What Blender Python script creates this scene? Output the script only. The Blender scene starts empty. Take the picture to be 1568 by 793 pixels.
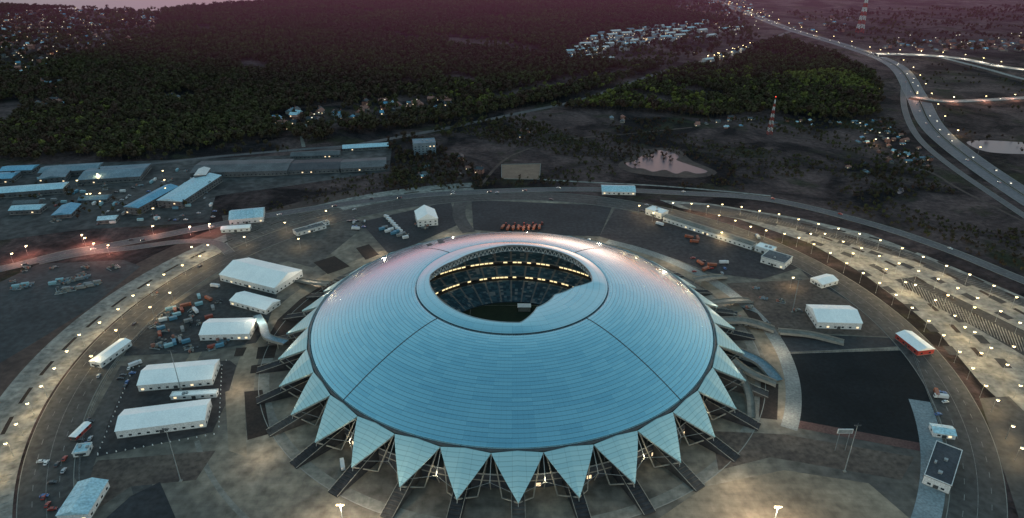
import bpy, math, random
import numpy as np
from mathutils import Vector, Matrix
random.seed(7); rng=np.random.default_rng(7)
# ------------------------------------------------------------------ survey
F=1045.0; P=math.radians(26.5); H=287.0; CX,CY=784.0,396.5
SY=437.0                                # stadium centre is (0,SY)
def G(u,v,h=0.0):
    X=(u-CX)/F; Y=(CY-v)/F
    dy=math.cos(P)+math.sin(P)*Y; dz=-math.sin(P)+math.cos(P)*Y
    t=(h-H)/dz
    return (X*t,dy*t)
def GP(l,h=0.0): return [G(u,v,h) for u,v in l]
def smooth(pts,n=8,closed=False):
    pts=[np.array(p,float) for p in pts]; out=[]
    N=len(pts); R=range(N if closed else N-1)
    for i in R:
        if closed: a,b,c,d=pts[i-1],pts[i],pts[(i+1)%N],pts[(i+2)%N]
        else: a=pts[max(i-1,0)];b=pts[i];c=pts[i+1];d=pts[min(i+2,N-1)]
        for k in range(n):
            t=k/n
            out.append(.5*((2*b)+(-a+c)*t+(2*a-5*b+4*c-d)*t*t+(-a+3*b-3*c+d)*t**3))
    if not closed: out.append(pts[-1])
    return [tuple(o) for o in out]
scene=bpy.context.scene
root=scene.collection
# ------------------------------------------------------------------ materials
MATS={}
def newmat(name):
    m=bpy.data.materials.new(name); m.use_nodes=True
    nt=m.node_tree; b=nt.nodes['Principled BSDF']; return m,nt,b
def mat(name,c1,c2=None,scale=.05,rough=.8,bump=0.0,metal=0.0,fine=None,spec=.3,detail=6,c3=None,slab=0.0,lo=.72,hi=1.25):
    if name in MATS: return MATS[name]
    m,nt,b=newmat(name); N=nt.nodes; L=nt.links
    b.inputs['Roughness'].default_value=rough; b.inputs['Metallic'].default_value=metal
    b.inputs['Specular IOR Level'].default_value=spec
    if c2 is None: c2=tuple(x*.8 for x in c1)
    g=N.new('ShaderNodeNewGeometry')
    n=N.new('ShaderNodeTexNoise'); n.inputs['Scale'].default_value=scale; n.inputs['Detail'].default_value=detail; n.inputs['Roughness'].default_value=.65
    L.new(g.outputs['Position'],n.inputs['Vector'])
    r=N.new('ShaderNodeValToRGB'); r.color_ramp.elements[0].position=.35; r.color_ramp.elements[1].position=.65
    r.color_ramp.elements[0].color=(*c1,1); r.color_ramp.elements[1].color=(*c2,1)
    if c3: 
        e=r.color_ramp.elements.new(.5); e.color=(*c3,1)
    L.new(n.outputs['Fac'],r.inputs['Fac'])
    out=r.outputs['Color']
    f=N.new('ShaderNodeTexNoise'); f.inputs['Scale'].default_value=fine or scale*14; f.inputs['Detail'].default_value=4
    L.new(g.outputs['Position'],f.inputs['Vector'])
    mr=N.new('ShaderNodeMapRange'); mr.inputs['From Min'].default_value=.3; mr.inputs['From Max'].default_value=.7
    mr.inputs['To Min'].default_value=lo; mr.inputs['To Max'].default_value=hi
    L.new(f.outputs['Fac'],mr.inputs['Value'])
    mx=N.new('ShaderNodeMix'); mx.data_type='RGBA'; mx.blend_type='MULTIPLY'; mx.inputs['Factor'].default_value=1
    L.new(out,mx.inputs['A']); L.new(mr.outputs['Result'],mx.inputs['B'])
    res=mx.outputs['Result']
    if slab:
        br=N.new('ShaderNodeTexBrick'); br.inputs['Scale'].default_value=1.0; br.inputs['Brick Width'].default_value=slab; br.inputs['Row Height'].default_value=slab*.6
        br.inputs['Mortar Size'].default_value=slab*.012; br.inputs['Color1'].default_value=(.95,.95,.95,1); br.inputs['Color2'].default_value=(1.04,1.04,1.04,1); br.inputs['Mortar'].default_value=(.8,.8,.8,1)
        L.new(g.outputs['Position'],br.inputs['Vector'])
        m3=N.new('ShaderNodeMix'); m3.data_type='RGBA'; m3.blend_type='MULTIPLY'; m3.inputs['Factor'].default_value=1
        L.new(res,m3.inputs['A']); L.new(br.outputs['Color'],m3.inputs['B']); res=m3.outputs['Result']
    L.new(res,b.inputs['Base Color'])
    if bump:
        bp=N.new('ShaderNodeBump'); bp.inputs['Strength'].default_value=bump; bp.inputs['Distance'].default_value=1
        L.new(f.outputs['Fac'],bp.inputs['Height']); L.new(bp.outputs['Normal'],b.inputs['Normal'])
    MATS[name]=m; return m
def emat(name,c,s,sample=False):
    if name in MATS: return MATS[name]
    m,nt,b=newmat(name); b.inputs['Base Color'].default_value=(*[x*.5 for x in c],1)
    b.inputs['Emission Color'].default_value=(*c,1); b.inputs['Emission Strength'].default_value=s
    if not sample: m.cycles.emission_sampling='NONE'
    MATS[name]=m; return m
M_asph=mat('asphalt',(.038,.037,.038),(.064,.06,.058),.03,.75,fine=.25,lo=.6,hi=1.35)
M_asphD=mat('asphalt_dark',(.015,.017,.021),(.03,.031,.036),.03,.8,fine=.3,lo=.6,hi=1.4)
M_road=mat('road_asphalt',(.065,.063,.07),(.10,.093,.098),.02,.7,fine=.4)
M_conc=mat('site_concrete',(.066,.060,.056),(.22,.185,.145),.011,.85,fine=.14,c3=(.12,.106,.09),slab=7,lo=.6,hi=1.4)  # tan end of the concrete also carries warm floodlight as colour
M_pave=mat('light_paving',(.13,.13,.125),(.25,.24,.22),.03,.8,fine=.2,slab=6,lo=.55,hi=1.4)
M_pave2=mat('walk_paving',(.13,.125,.115),(.19,.18,.16),.05,.8,fine=.3,slab=4)
M_brown=mat('brown_soil_lot',(.05,.038,.035),(.11,.083,.068),.03,.9,fine=.3,lo=.6,hi=1.4)
M_soil=mat('soil',(.045,.03,.028),(.09,.06,.052),.02,.95,fine=.2)
M_lawn=mat('lawn_dark',(.014,.012,.012),(.036,.024,.02),.05,.95,fine=.5)
M_kerb=mat('kerb_stone',(.18,.18,.17),(.24,.23,.21),.3,.8)
M_white=mat('white_membrane',(.86,.87,.86),(.76,.78,.78),.08,.6,lo=.9,hi=1.06)
M_wwall=mat('white_panel_wall',(.5,.51,.51),(.6,.61,.61),.1,.6)
M_blue=mat('blue_metal_roof',(.08,.25,.38),(.13,.33,.46),.05,.5)
M_lblue=mat('pale_blue_roof',(.28,.46,.55),(.4,.58,.64),.05,.5)
M_bgrey=mat('blue_grey_roof',(.08,.14,.18),(.14,.22,.27),.05,.6)
M_grey=mat('grey_roof',(.06,.068,.076),(.105,.115,.125),.05,.7)
M_dark=mat('dark_roof',(.03,.035,.045),(.055,.06,.07),.05,.7)
M_red=mat('red_paint',(.38,.05,.04),(.28,.04,.035),.3,.5)
M_brick=mat('brick',(.22,.1,.08),(.3,.15,.12),.3,.9)
M_steel=mat('steel',(.22,.25,.26),(.32,.34,.35),.3,.5,metal=.4)
M_dsteel=mat('dark_steel',(.05,.055,.06),(.08,.085,.09),.3,.5,metal=.3)
M_glass=mat('window_glass',(.02,.03,.035),(.03,.04,.05),.3,.1,spec=.6)
M_wmark=mat('road_paint',(.6,.6,.58),(.75,.75,.72),.8,.7)
M_wmark2=mat('worn_road_paint',(.11,.11,.11),(.26,.26,.25),.4,.7)
M_tire=mat('tyre_rubber',(.02,.02,.02),(.03,.03,.03),.5,.9)
M_lamp=emat('lamp_glow',(1,.76,.36),6.5)
M_lampc=emat('town_lamp_glow',(.95,.85,.62),1.5)
M_win=emat('lit_window',(1,.75,.45),1.3)
M_head=emat('headlight',(1,.9,.7),5)
M_tail=emat('taillight',(1,.08,.04),1.5)
# ------------------------------------------------------------------ mesh builder
class MB:
    def __init__(s): s.v=[];s.f=[];s.m=[];s.mats=[]
    def mi(s,m):
        if m not in s.mats: s.mats.append(m)
        return s.mats.index(m)
    def add(s,vs,fs,m):
        o=len(s.v); s.v+= [tuple(map(float,v)) for v in vs]; k=s.mi(m)
        for f in fs: s.f.append(tuple(i+o for i in f)); s.m.append(k)
    def box(s,c,d,m,rot=0.0,taper=1.0):
        x,y,z=d[0]/2,d[1]/2,d[2]/2; vs=[]
        for sz in(-1,1):
            t=1 if sz<0 else taper
            for sx,sy in((-1,-1),(1,-1),(1,1),(-1,1)):
                X,Y=sx*x*t,sy*y*t
                vs.append((c[0]+X*math.cos(rot)-Y*math.sin(rot),c[1]+X*math.sin(rot)+Y*math.cos(rot),c[2]+sz*z))
        s.add(vs,[(3,2,1,0),(4,5,6,7),(0,1,5,4),(1,2,6,5),(2,3,7,6),(3,0,4,7)],m)
    def beam(s,p,q,w,m,w2=None,n=4):
        p=Vector(p);q=Vector(q);d=(q-p)
        if d.length<1e-6: return
        d.normalize(); a=d.cross(Vector((0,0,1)))
        if a.length<.01: a=d.cross(Vector((1,0,0)))
        a.normalize(); b=d.cross(a); w2=w if w2 is None else w2; vs=[]
        for pt,ww in((p,w),(q,w2)):
            for k in range(n):
                t=2*math.pi*(k+.5)/n; vs.append(pt+(a*math.cos(t)+b*math.sin(t))*ww*.7)
        fs=[(k,(k+1)%n,n+(k+1)%n,n+k) for k in range(n)]+[tuple(range(n))[::-1],tuple(range(n,2*n))]
        s.add(vs,fs,m)
    def mesh(s,name):
        me=bpy.data.meshes.new(name); me.from_pydata(s.v,[],s.f)
        for m in s.mats: me.materials.append(m)
        me.polygons.foreach_set('material_index',s.m); me.update(); return me
    def obj(s,name,loc=(0,0,0),parent=None,smooth=False):
        me=s.mesh(name)
        if smooth: me.polygons.foreach_set('use_smooth',[True]*len(me.polygons))
        return place(me,name,loc,parent)
def place(me,name,loc=(0,0,0),parent=None,rot=0.0,sc=1.0):
    o=bpy.data.objects.new(name,me); root.objects.link(o); o.location=loc; o.rotation_euler=(0,0,rot)
    o.scale=(sc,sc,sc) if not isinstance(sc,tuple) else sc
    if parent: o.parent=parent
    return o
def empty(name,loc=(0,0,0)):
    o=bpy.data.objects.new(name,None); root.objects.link(o); o.location=loc; o.empty_display_size=.1; return o
import bmesh
def sheet(name,pts,z,m,sm=0,th=0.0):
    if sm: pts=smooth(pts,sm,True)
    bm=bmesh.new(); vs=[bm.verts.new((x,y,z)) for x,y in pts]; f=bm.faces.new(vs)
    bm.normal_update()
    if f.normal.z<0: f.normal_flip()
    bmesh.ops.triangulate(bm,faces=bm.faces[:])
    me=bpy.data.meshes.new(name); bm.to_mesh(me); bm.free(); me.materials.append(m)
    return place(me,name)
def offs(pts,d):
    P_=[np.array(p[:2]) for p in pts]; out=[]
    for i,p in enumerate(P_):
        a=P_[max(i-1,0)];b=P_[min(i+1,len(P_)-1)]; t=(b-a)/(np.linalg.norm(b-a)+1e-9)
        out.append(tuple(p+np.array((-t[1],t[0]))*d))
    return out
def ribbon_into(b,pts,w,z,m,off=0.0):
    l=offs(pts,off+w/2); r=offs(pts,off-w/2); n=len(pts)
    zz=z if hasattr(z,'__len__') else [z]*n
    vs=[(x,y,zz[i]) for i,(x,y) in enumerate(l)]+[(x,y,zz[i]) for i,(x,y) in enumerate(r)]
    b.add(vs,[(i,n+i,n+i+1,i+1) for i in range(n-1)],m)
def kerb_into(b,pts,off,m,w=.4,h=.14,z0=0.0):
    l=offs(pts,off+w/2); r=offs(pts,off-w/2); n=len(pts)
    vs=[(x,y,z0) for x,y in l]+[(x,y,z0+h) for x,y in l]+[(x,y,z0+h) for x,y in r]+[(x,y,z0) for x,y in r]
    fs=[]
    for i in range(n-1):
        for k in range(3): fs.append((k*n+i,(k+1)*n+i,(k+1)*n+i+1,k*n+i+1))
    b.add(vs,fs,m)
def dash_into(b,pts,off,z,m,w=.3,L=5,gap=9):
    pts=offs(pts,off)
    P_=np.array(pts); d=np.r_[0,np.cumsum(np.linalg.norm(np.diff(P_,axis=0),axis=1))]
    s=0
    while s+L<d[-1]:
        q=[(np.interp(t,d,P_[:,0]),np.interp(t,d,P_[:,1])) for t in (s,s+L/2,s+L)]
        ribbon_into(b,q,w,z,m); s+=L+gap
def arc(r,a0,a1,n=48,c=(0,SY)):
    return [(c[0]+r*math.cos(math.radians(a0+(a1-a0)*i/n)),c[1]+r*math.sin(math.radians(a0+(a1-a0)*i/n))) for i in range(n+1)]
def sector(name,r0,r1,a0,a1,z,m):
    b=MB(); ribbon_into(b,arc(r1/2+r0/2,a1,a0,max(8,int(abs(a1-a0)/1.5))),r1-r0,z,m); return b.obj(name)
def road(name,px,w,z,m=M_road,sm=8,kerb=True,dash=True,world=False):
    pts=px if world else GP(px); pts=smooth(pts,sm) if sm else pts
    b=MB(); ribbon_into(b,pts,w,z,m)
    if kerb: kerb_into(b,pts,w/2,M_kerb,z0=z-.02); kerb_into(b,pts,-w/2,M_kerb,z0=z-.02)
    if dash:
        dash_into(b,pts,0,z+.02,M_wmark2); 
        ribbon_into(b,pts,.25,z+.02,M_wmark2,w/2-.8); ribbon_into(b,pts,.25,z+.02,M_wmark2,-w/2+.8)
    b.obj(name); return pts
# ------------------------------------------------------------------ ground
def ground():
    m,nt,b=newmat('ground_wasteland'); N=nt.nodes;L=nt.links
    g=N.new('ShaderNodeNewGeometry')
    def noise(s,d=8,dist=0.0):
        n=N.new('ShaderNodeTexNoise'); n.inputs['Scale'].default_value=s; n.inputs['Detail'].default_value=d; n.inputs['Roughness'].default_value=.62
        n.inputs['Distortion'].default_value=dist; L.new(g.outputs['Position'],n.inputs['Vector']); return n
    n1=noise(.0075,9,1.2); n2=noise(.012,8,.3); n3=noise(.15,6)
    r1=N.new('ShaderNodeValToRGB'); e=r1.color_ramp.elements
    e[0].position=.42; e[0].color=(.008,.007,.009,1); e[1].position=.64; e[1].color=(.10,.066,.064,1)
    x=e.new(.5); x.color=(.043,.030,.031,1)
    L.new(n1.outputs['Fac'],r1.inputs['Fac'])
    r2=N.new('ShaderNodeValToRGB'); r2.color_ramp.elements[0].position=.54; r2.color_ramp.elements[1].position=.64
    L.new(n2.outputs['Fac'],r2.inputs['Fac'])
    mx=N.new('ShaderNodeMix'); mx.data_type='RGBA'; mx.inputs['B'].default_value=(.028,.028,.017,1)
    L.new(r2.outputs['Color'],mx.inputs['Factor']); L.new(r1.outputs['Color'],mx.inputs['A'])
    mr=N.new('ShaderNodeMapRange'); mr.inputs['From Min'].default_value=.3; mr.inputs['From Max'].default_value=.7; mr.inputs['To Min'].default_value=.5; mr.inputs['To Max'].default_value=1.5
    L.new(n3.outputs['Fac'],mr.inputs['Value'])
    m2=N.new('ShaderNodeMix'); m2.data_type='RGBA'; m2.blend_type='MULTIPLY'; m2.inputs['Factor'].default_value=1
    L.new(mx.outputs['Result'],m2.inputs['A']); L.new(mr.outputs['Result'],m2.inputs['B'])
    L.new(m2.outputs['Result'],b.inputs['Base Color']); b.inputs['Roughness'].default_value=.95; b.inputs['Specular IOR Level'].default_value=.1
    bp=N.new('ShaderNodeBump'); bp.inputs['Strength'].default_value=.6; bp.inputs['Distance'].default_value=3
    L.new(n3.outputs['Fac'],bp.inputs['Height']); L.new(bp.outputs['Normal'],b.inputs['Normal'])
    bb=MB(); nx=160
    xs=np.sign(np.linspace(-1,1,nx))*np.abs(np.linspace(-1,1,nx))**2.6*26000
    ys=np.sign(np.linspace(-1,1,nx))*np.abs(np.linspace(-1,1,nx))**2.6*26000+900
    vs=[(x,y,0.0) for y in ys for x in xs]
    bb.add(vs,[(j*nx+i,j*nx+i+1,(j+1)*nx+i+1,(j+1)*nx+i) for j in range(nx-1) for i in range(nx-1)],m)
    bb.obj('ground')
ground()
def water(name,px,z=.3,world=None,sm=6):
    if 'water' not in MATS:
        m,nt,b=newmat('water'); b.inputs['Base Color'].default_value=(.05,.042,.06,1); b.inputs['Roughness'].default_value=.3; b.inputs['Specular IOR Level'].default_value=.2
        n=nt.nodes.new('ShaderNodeTexNoise'); n.inputs['Scale'].default_value=.4; g=nt.nodes.new('ShaderNodeNewGeometry')
        nt.links.new(g.outputs['Position'],n.inputs['Vector'])
        bp=nt.nodes.new('ShaderNodeBump'); bp.inputs['Strength'].default_value=.12; nt.links.new(n.outputs['Fac'],bp.inputs['Height']); nt.links.new(bp.outputs['Normal'],b.inputs['Normal']); MATS['water']=m
    pts=world or GP(px)
    return sheet(name,pts,z,MATS['water'],sm)
water('pond',[(958,250),(970,247),(985,238),(1000,236),(1010,230),(1030,234),(1040,240),(1036,245),(1055,252),(1083,262),(1068,266),(1050,262),(1035,266),(1018,260),(1000,263),(985,258),(968,257)],.14)
water('marsh_pond',[(1480,218),(1510,215),(1568,218),(1650,222),(1640,236),(1568,236),(1510,232)],.14)
water('puddle',[(1395,258),(1405,256),(1412,259),(1402,262)],.14); water('puddle',[(1372,290),(1380,287),(1384,293),(1376,297)],.14)
sheet('mud_shore',GP([(948,250),(985,232),(1010,226),(1040,230),(1060,246),(1098,264),(1062,272),(1000,269),(960,262)]),.06,M_soil,6)
RIV=GP([(-200,12),(0,10),(60,13),(150,15),(250,17),(330,10),(395,6),(440,1)])+[(200,3900),(600,5200),(800,9500),(-9000,9500),(-9000,3000)]
water('river',None,.3,RIV,0)
# ------------------------------------------------------------------ site plates
b=MB(); n=180; b.add([(0,SY,.05)]+[(x,y,.05) for x,y in arc(300,0,360,n)[:-1]],[(0,i+1,(i+1)%n+1) for i in range(n)],M_conc); b.obj('plaza')
sector('plaza_ring',176,183,0,360,.08,M_pave2)
bb=MB(); kerb_into(bb,arc(183,0,360,180),0,M_kerb,.5,.15,.06); bb.obj('plaza_kerb')
M_tan=mat('warm_concrete',(.13,.105,.08),(.25,.20,.15),.02,.85,fine=.2,slab=7)
sector('plaza_path',222,225,-150,-40,.08,M_pave2); sector('plaza_path',252,262,-150,-110,.08,M_asph)
sector('promenade_walk',186,200,120,200,.10,M_tan); sector('promenade_walk',230,238,150,205,.10,M_tan); sector('promenade_walk',186,196,-28,58,.09,M_tan)
sector('parking_pavement',318,350,98,262,.07,M_pave)
sector('outer_verge',350,372,120,250,.06,M_soil)
sector('ring_road',289,316,-95,275,.15,M_asph)
b=MB()
for rr in (289,316): kerb_into(b,arc(rr,-95,275,260),0,M_kerb,.4,.15,.13)
ribbon_into(b,arc(302.5,-95,275,260),.25,.18,M_wmark2); dash_into(b,arc(296,-95,275,260),0,.18,M_wmark2); dash_into(b,arc(309,-95,275,260),0,.18,M_wmark2)
b.obj('ring_road_markings')
b=MB()
for i in range(150):
    a=math.radians(100+162*i/150)
    if i%5!=0:
        p=(320*math.cos(a),SY+320*math.sin(a)); q=(325.5*math.cos(a),SY+325.5*math.sin(a)); b.beam((*p,.09),(*q,.09),.25,M_wmark2)
        p=(341*math.cos(a),SY+341*math.sin(a)); q=(348*math.cos(a),SY+348*math.sin(a)); b.beam((*p,.09),(*q,.09),.25,M_wmark2)
    else:
        A=arc(334,100+162*(i-1.6)/150,100+162*(i+1.2)/150,6); ribbon_into(b,A,3,.10,M_lawn); kerb_into(b,A,1.5,M_kerb,.3,.12,.07); kerb_into(b,A,-1.5,M_kerb,.3,.12,.07)
b.obj('promenade_planting')
sector('curved_walkway',196,206,-30,62,.17,mat('grey_paving',(.16,.165,.16),(.24,.24,.23),.05,.8,slab=4))
sector('lower_walkway',274,287,-60,-15,.17,mat('bluish_paving',(.14,.18,.20),(.21,.25,.27),.05,.8,slab=4))
sheet('east_parking',GP([(1010,306),(1090,312),(1230,335),(1330,358),(1420,392),(1568,455),(1800,580),(1800,900),(1640,780),(1560,640),(1500,585),(1440,512),(1390,470),(1320,418),(1240,372),(1130,335),(1040,318)]),.065,M_pave)
sheet('parking_asphalt',GP([(1372,428),(1400,424),(1568,506),(1620,540),(1620,575),(1500,505),(1420,462)]),.09,M_asphD)
sheet('parking_asphalt',GP([(1040,312),(1090,314),(1230,338),(1400,388),(1568,458),(1700,530),(1700,545),(1568,470),(1400,400),(1220,350),(1060,322)]),.10,M_asph)
sheet('parking_island',GP([(1500,610),(1545,607),(1640,700),(1640,793),(1560,793),(1530,700)]),.11,M_asph)
b=MB()
for k in range(40):
    t=k/39; u=1380+t*200; v=428+t*98
    p=G(u,v-2); q=G(u+10,v+18+8*t); b.beam((p[0],p[1],.12),(q[0],q[1],.12),.5,M_pave)
for row in ([(1240,352),(1330,378),(1430,418),(1568,490)],[(1250,366),(1340,400),(1420,445),(1500,500),(1568,570)],[(1130,326),(1230,348),(1330,368),(1430,405),(1568,470)],[(1330,412),(1400,460),(1460,520),(1510,580)]):
    pts=smooth(GP(row),6); P_=np.array(pts); d=np.r_[0,np.cumsum(np.linalg.norm(np.diff(P_,axis=0),axis=1))]; s=0
    l=np.array(offs(pts,5)); r_=np.array(offs(pts,-5))
    while s<d[-1]:
        if (s//36)%3!=2:
            b.beam((np.interp(s,d,l[:,0]),np.interp(s,d,l[:,1]),.08),(np.interp(s,d,r_[:,0]),np.interp(s,d,r_[:,1]),.08),.16,M_wmark2)
        s+=3
    ribbon_into(b,pts,.25,.095,M_wmark2)
    s=0
    while s+14<d[-1]:
        q=[(np.interp(t,d,P_[:,0]),np.interp(t,d,P_[:,1])) for t in (s,s+6,s+12)]; ribbon_into(b,q,3.6,.115,M_lawn,9)
        ribbon_into(b,q,7,.118,M_asphD,-9); s+=32
b.obj('parking_bay_lines')
# lots
sheet('north_parking_lot',GP([(722,306),(938,315),(918,362),(800,358),(725,352)]),.12,M_asphD)
sheet('northeast_lot',GP([(942,318),(1010,335),(1140,380),(1225,410),(1165,428),(1090,418),(1030,395),(918,362)]),.11,mat('lot_asphalt',(.03,.026,.03),(.055,.046,.048),.03,.85,fine=.25,lo=.6,hi=1.4))
sheet('east_black_lot',GP([(1206,542),(1395,536),(1440,655),(1428,682),(1219,643)]),.12,mat('fresh_asphalt',(.006,.009,.011),(.011,.014,.017),.03,.9,spec=.15))
sheet('red_verge',GP([(1219,643),(1428,682),(1426,694),(1219,655)]),.11,mat('red_soil',(.07,.035,.035),(.11,.06,.052),.05,.9))
sheet('east_soil_lot',GP([(1112,434),(1240,428),(1330,480),(1362,516),(1195,508),(1150,470)]),.12,M_brown)
sheet('east_asphalt_lot',GP([(1225,412),(1262,432),(1340,478),(1385,530),(1200,540),(1195,510),(1362,517),(1330,478),(1240,427)]),.10,M_asphD)
sheet('west_tent_lot',GP([(148,700),(168,640),(205,562),(352,552),(362,560),(345,620),(325,662)]),.12,mat('lot_dark',(.022,.021,.024),(.048,.042,.042),.03,.85,fine=.25,lo=.6,hi=1.4))
sheet('west_lane',GP([(108,720),(140,640),(185,560),(205,562),(168,640),(146,705),(130,760)]),.10,M_asph)
sheet('west_yard',GP([(205,505),(262,470),(335,424),(345,430),(425,452),(408,500),(392,525),(300,540),(190,545)]),.12,mat('yard_dark',(.017,.019,.023),(.055,.053,.053),.04,.85,fine=.3,lo=.6,hi=1.4))
sheet('northwest_lot',GP([(552,340),(690,308),(700,345),(640,372),(596,390)]),.12,M_asphD)
sheet('southwest_patch',GP([(155,800),(200,760),(245,738),(272,800)]),.12,M_asphD)
sheet('south_patch',GP([(1000,800),(1080,745),(1200,720),(1330,740),(1400,800)]),.09,M_tan)  # warm lit ground painted as a tan patch
sheet('south_patch',GP([(1090,660),(1200,665),(1400,700),(1380,735),(1180,700),(1100,720)]),.085,M_brown)
sheet('southwest_soil',GP([(110,760),(150,705),(330,690),(300,735),(200,745),(130,793)]),.085,M_brown)
for pl in ([(374,600),(402,597),(414,664),(379,674)],[(480,402),(512,392),(536,408),(502,420)],[(385,560),(412,556),(410,570),(383,572)],
           [(395,532),(425,528),(420,548),(392,550)],[(545,380),(565,374),(580,390),(560,398)],[(362,533),(378,532),(372,545),(358,546)],
           [(1165,585),(1192,588),(1190,643),(1162,640)],[(1135,470),(1160,480),(1175,500),(1160,505)]):
    sheet('planting_bed',GP(pl),.2,M_lawn)
sheet('lawn_crescent',GP([(408,521),(425,490),(460,458),(505,430),(520,436),(480,468),(450,500),(440,516)]),.2,M_lawn)
sheet('west_walk',GP([(345,600),(374,592),(378,700),(350,690)]),.145,M_tan)
sheet('west_asphalt_lot',GP([(0,432),(60,404),(190,398),(215,408),(140,470),(60,520),(0,556),(-300,700),(-300,500)]),.07,mat('west_asphalt',(.02,.024,.028),(.048,.05,.054),.02,.8,fine=.2,lo=.6,hi=1.4))
sheet('west_verge',GP([(0,560),(150,478),(240,410),(330,372),(300,402),(180,470),(100,525),(40,600),(0,650),(-200,793),(-300,793)]),.055,M_lawn)
sheet('cross_lot',GP([(340,330),(520,318),(560,345),(480,410),(440,400),(335,425),(350,380)]),.075,mat('worn_asphalt',(.05,.046,.044),(.095,.085,.078),.03,.85,fine=.2,lo=.6,hi=1.4))
sheet('sand_court',GP([(768,252),(828,251),(826,275),(768,274)]),.1,mat('sand',(.15,.095,.07),(.22,.145,.105),.1,.9))
b=MB()
for pl in ([(768,252),(828,251)],[(828,251),(826,275)],[(826,275),(768,274)],[(768,274),(768,252)]): kerb_into(b,GP(pl),0,M_kerb,.6,.6,.05)
b.obj('court_border')
sheet('industrial_yard',GP([(-200,262),(120,250),(440,238),(600,226),(596,262),(440,285),(330,300),(320,340),(120,352),(-200,395)]),.05,mat('yard_ground',(.02,.022,.025),(.075,.07,.07),.02,.9,fine=.12,lo=.5,hi=1.5))
# ------------------------------------------------------------------ roads
hwpx=[(1080,-5),(1150,22),(1210,45),(1300,72),(1370,100),(1402,145),(1425,190),(1470,232),(1568,300),(1700,380)]
hw=road('highway',hwpx,36,.3,mat('motorway',(.08,.08,.095),(.125,.12,.135),.02,.7))
b=MB(); ribbon_into(b,hw,3,.34,M_lawn); kerb_into(b,hw,1.5,M_kerb,.4,.8,.3); kerb_into(b,hw,-1.5,M_kerb,.4,.8,.3); b.obj('highway_median')
road('frontage_road',[(1385,120),(1384,160),(1402,205),(1450,250),(1560,325),(1690,410)],9,.2,M_road,dash=False)
r2=road('back_road',[(-100,425),(0,412),(100,388),(180,374),(330,345),(430,327),(600,303),(750,293),(900,290),(1050,296),(1180,306),(1330,342),(1450,382),(1568,430),(1700,480)],14,.22,M_road)
road('access_road',[(60,402),(130,388),(200,380),(280,370),(330,372),(352,388)],10,.26,M_road,dash=False)
road('forest_road',[(470,235),(600,212),(700,193),(800,172),(900,150),(1000,115),(1080,92),(1150,70),(1210,48)],12,.14,mat('dirt_road',(.075,.065,.067),(.12,.098,.098),.02,.9),kerb=False,dash=False)
road('link_road',[(0,262),(180,255),(330,240),(470,228),(540,222),(640,205)],9,.13,M_road,kerb=False,dash=False)
road('service_road',[(830,275),(900,279),(1000,284),(1100,292),(1180,300)],4,.12,M_pave,kerb=False,dash=False)
road('village_road',[(0,130),(60,120),(130,95),(220,70),(300,30)],8,.13,M_soil,kerb=False,dash=False)
road('lane',[(465,225),(462,205),(470,190)],5,.15,M_pave2,kerb=False,dash=False)
road('lane',[(708,300),(703,330),(718,356)],14,.17,M_asph,kerb=False,dash=False)
road('dirt_track',[(1180,206),(1260,215),(1330,235),(1420,262),(1470,290),(1568,340)],4,.1,M_soil,kerb=False,dash=False)
road('dirt_track',[(735,285),(780,240),(860,215),(960,205),(1060,195)],4,.1,M_soil,kerb=False,dash=False)
def rampway(name,px,w,z):
    pts=smooth(GP(px),10); b=MB(); ribbon_into(b,pts,w,z,mat('ramp_surface',(.22,.21,.20),(.32,.30,.28),.02,.8))
    for s in(1,-1):
        l=offs(pts,s*w/2); n=len(l); o=offs(pts,s*(w/2+6))
        b.add([(x,y,z) for x,y in l]+[(x,y,0.0) for x,y in o],[(i,i+1,n+i+1,n+i) for i in range(n-1)],M_soil)
        b.add([(x,y,z) for x,y in l]+[(x,y,z+1.0) for x,y in l],[(i,i+1,n+i+1,n+i) for i in range(n-1)],M_steel)
    b.obj(name); return pts
ra=rampway('interchange_ramp',[(1342,85),(1400,86),(1470,92),(1530,104),(1600,112),(1800,128)],24,3)
rb=rampway('interchange_ramp',[(1395,150),(1440,157),(1500,156),(1600,150),(1750,140)],15,2.5)
rc=rampway('interchange_ramp',[(1440,90),(1510,108),(1560,122),(1620,135),(1700,150)],11,3.1)
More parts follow.
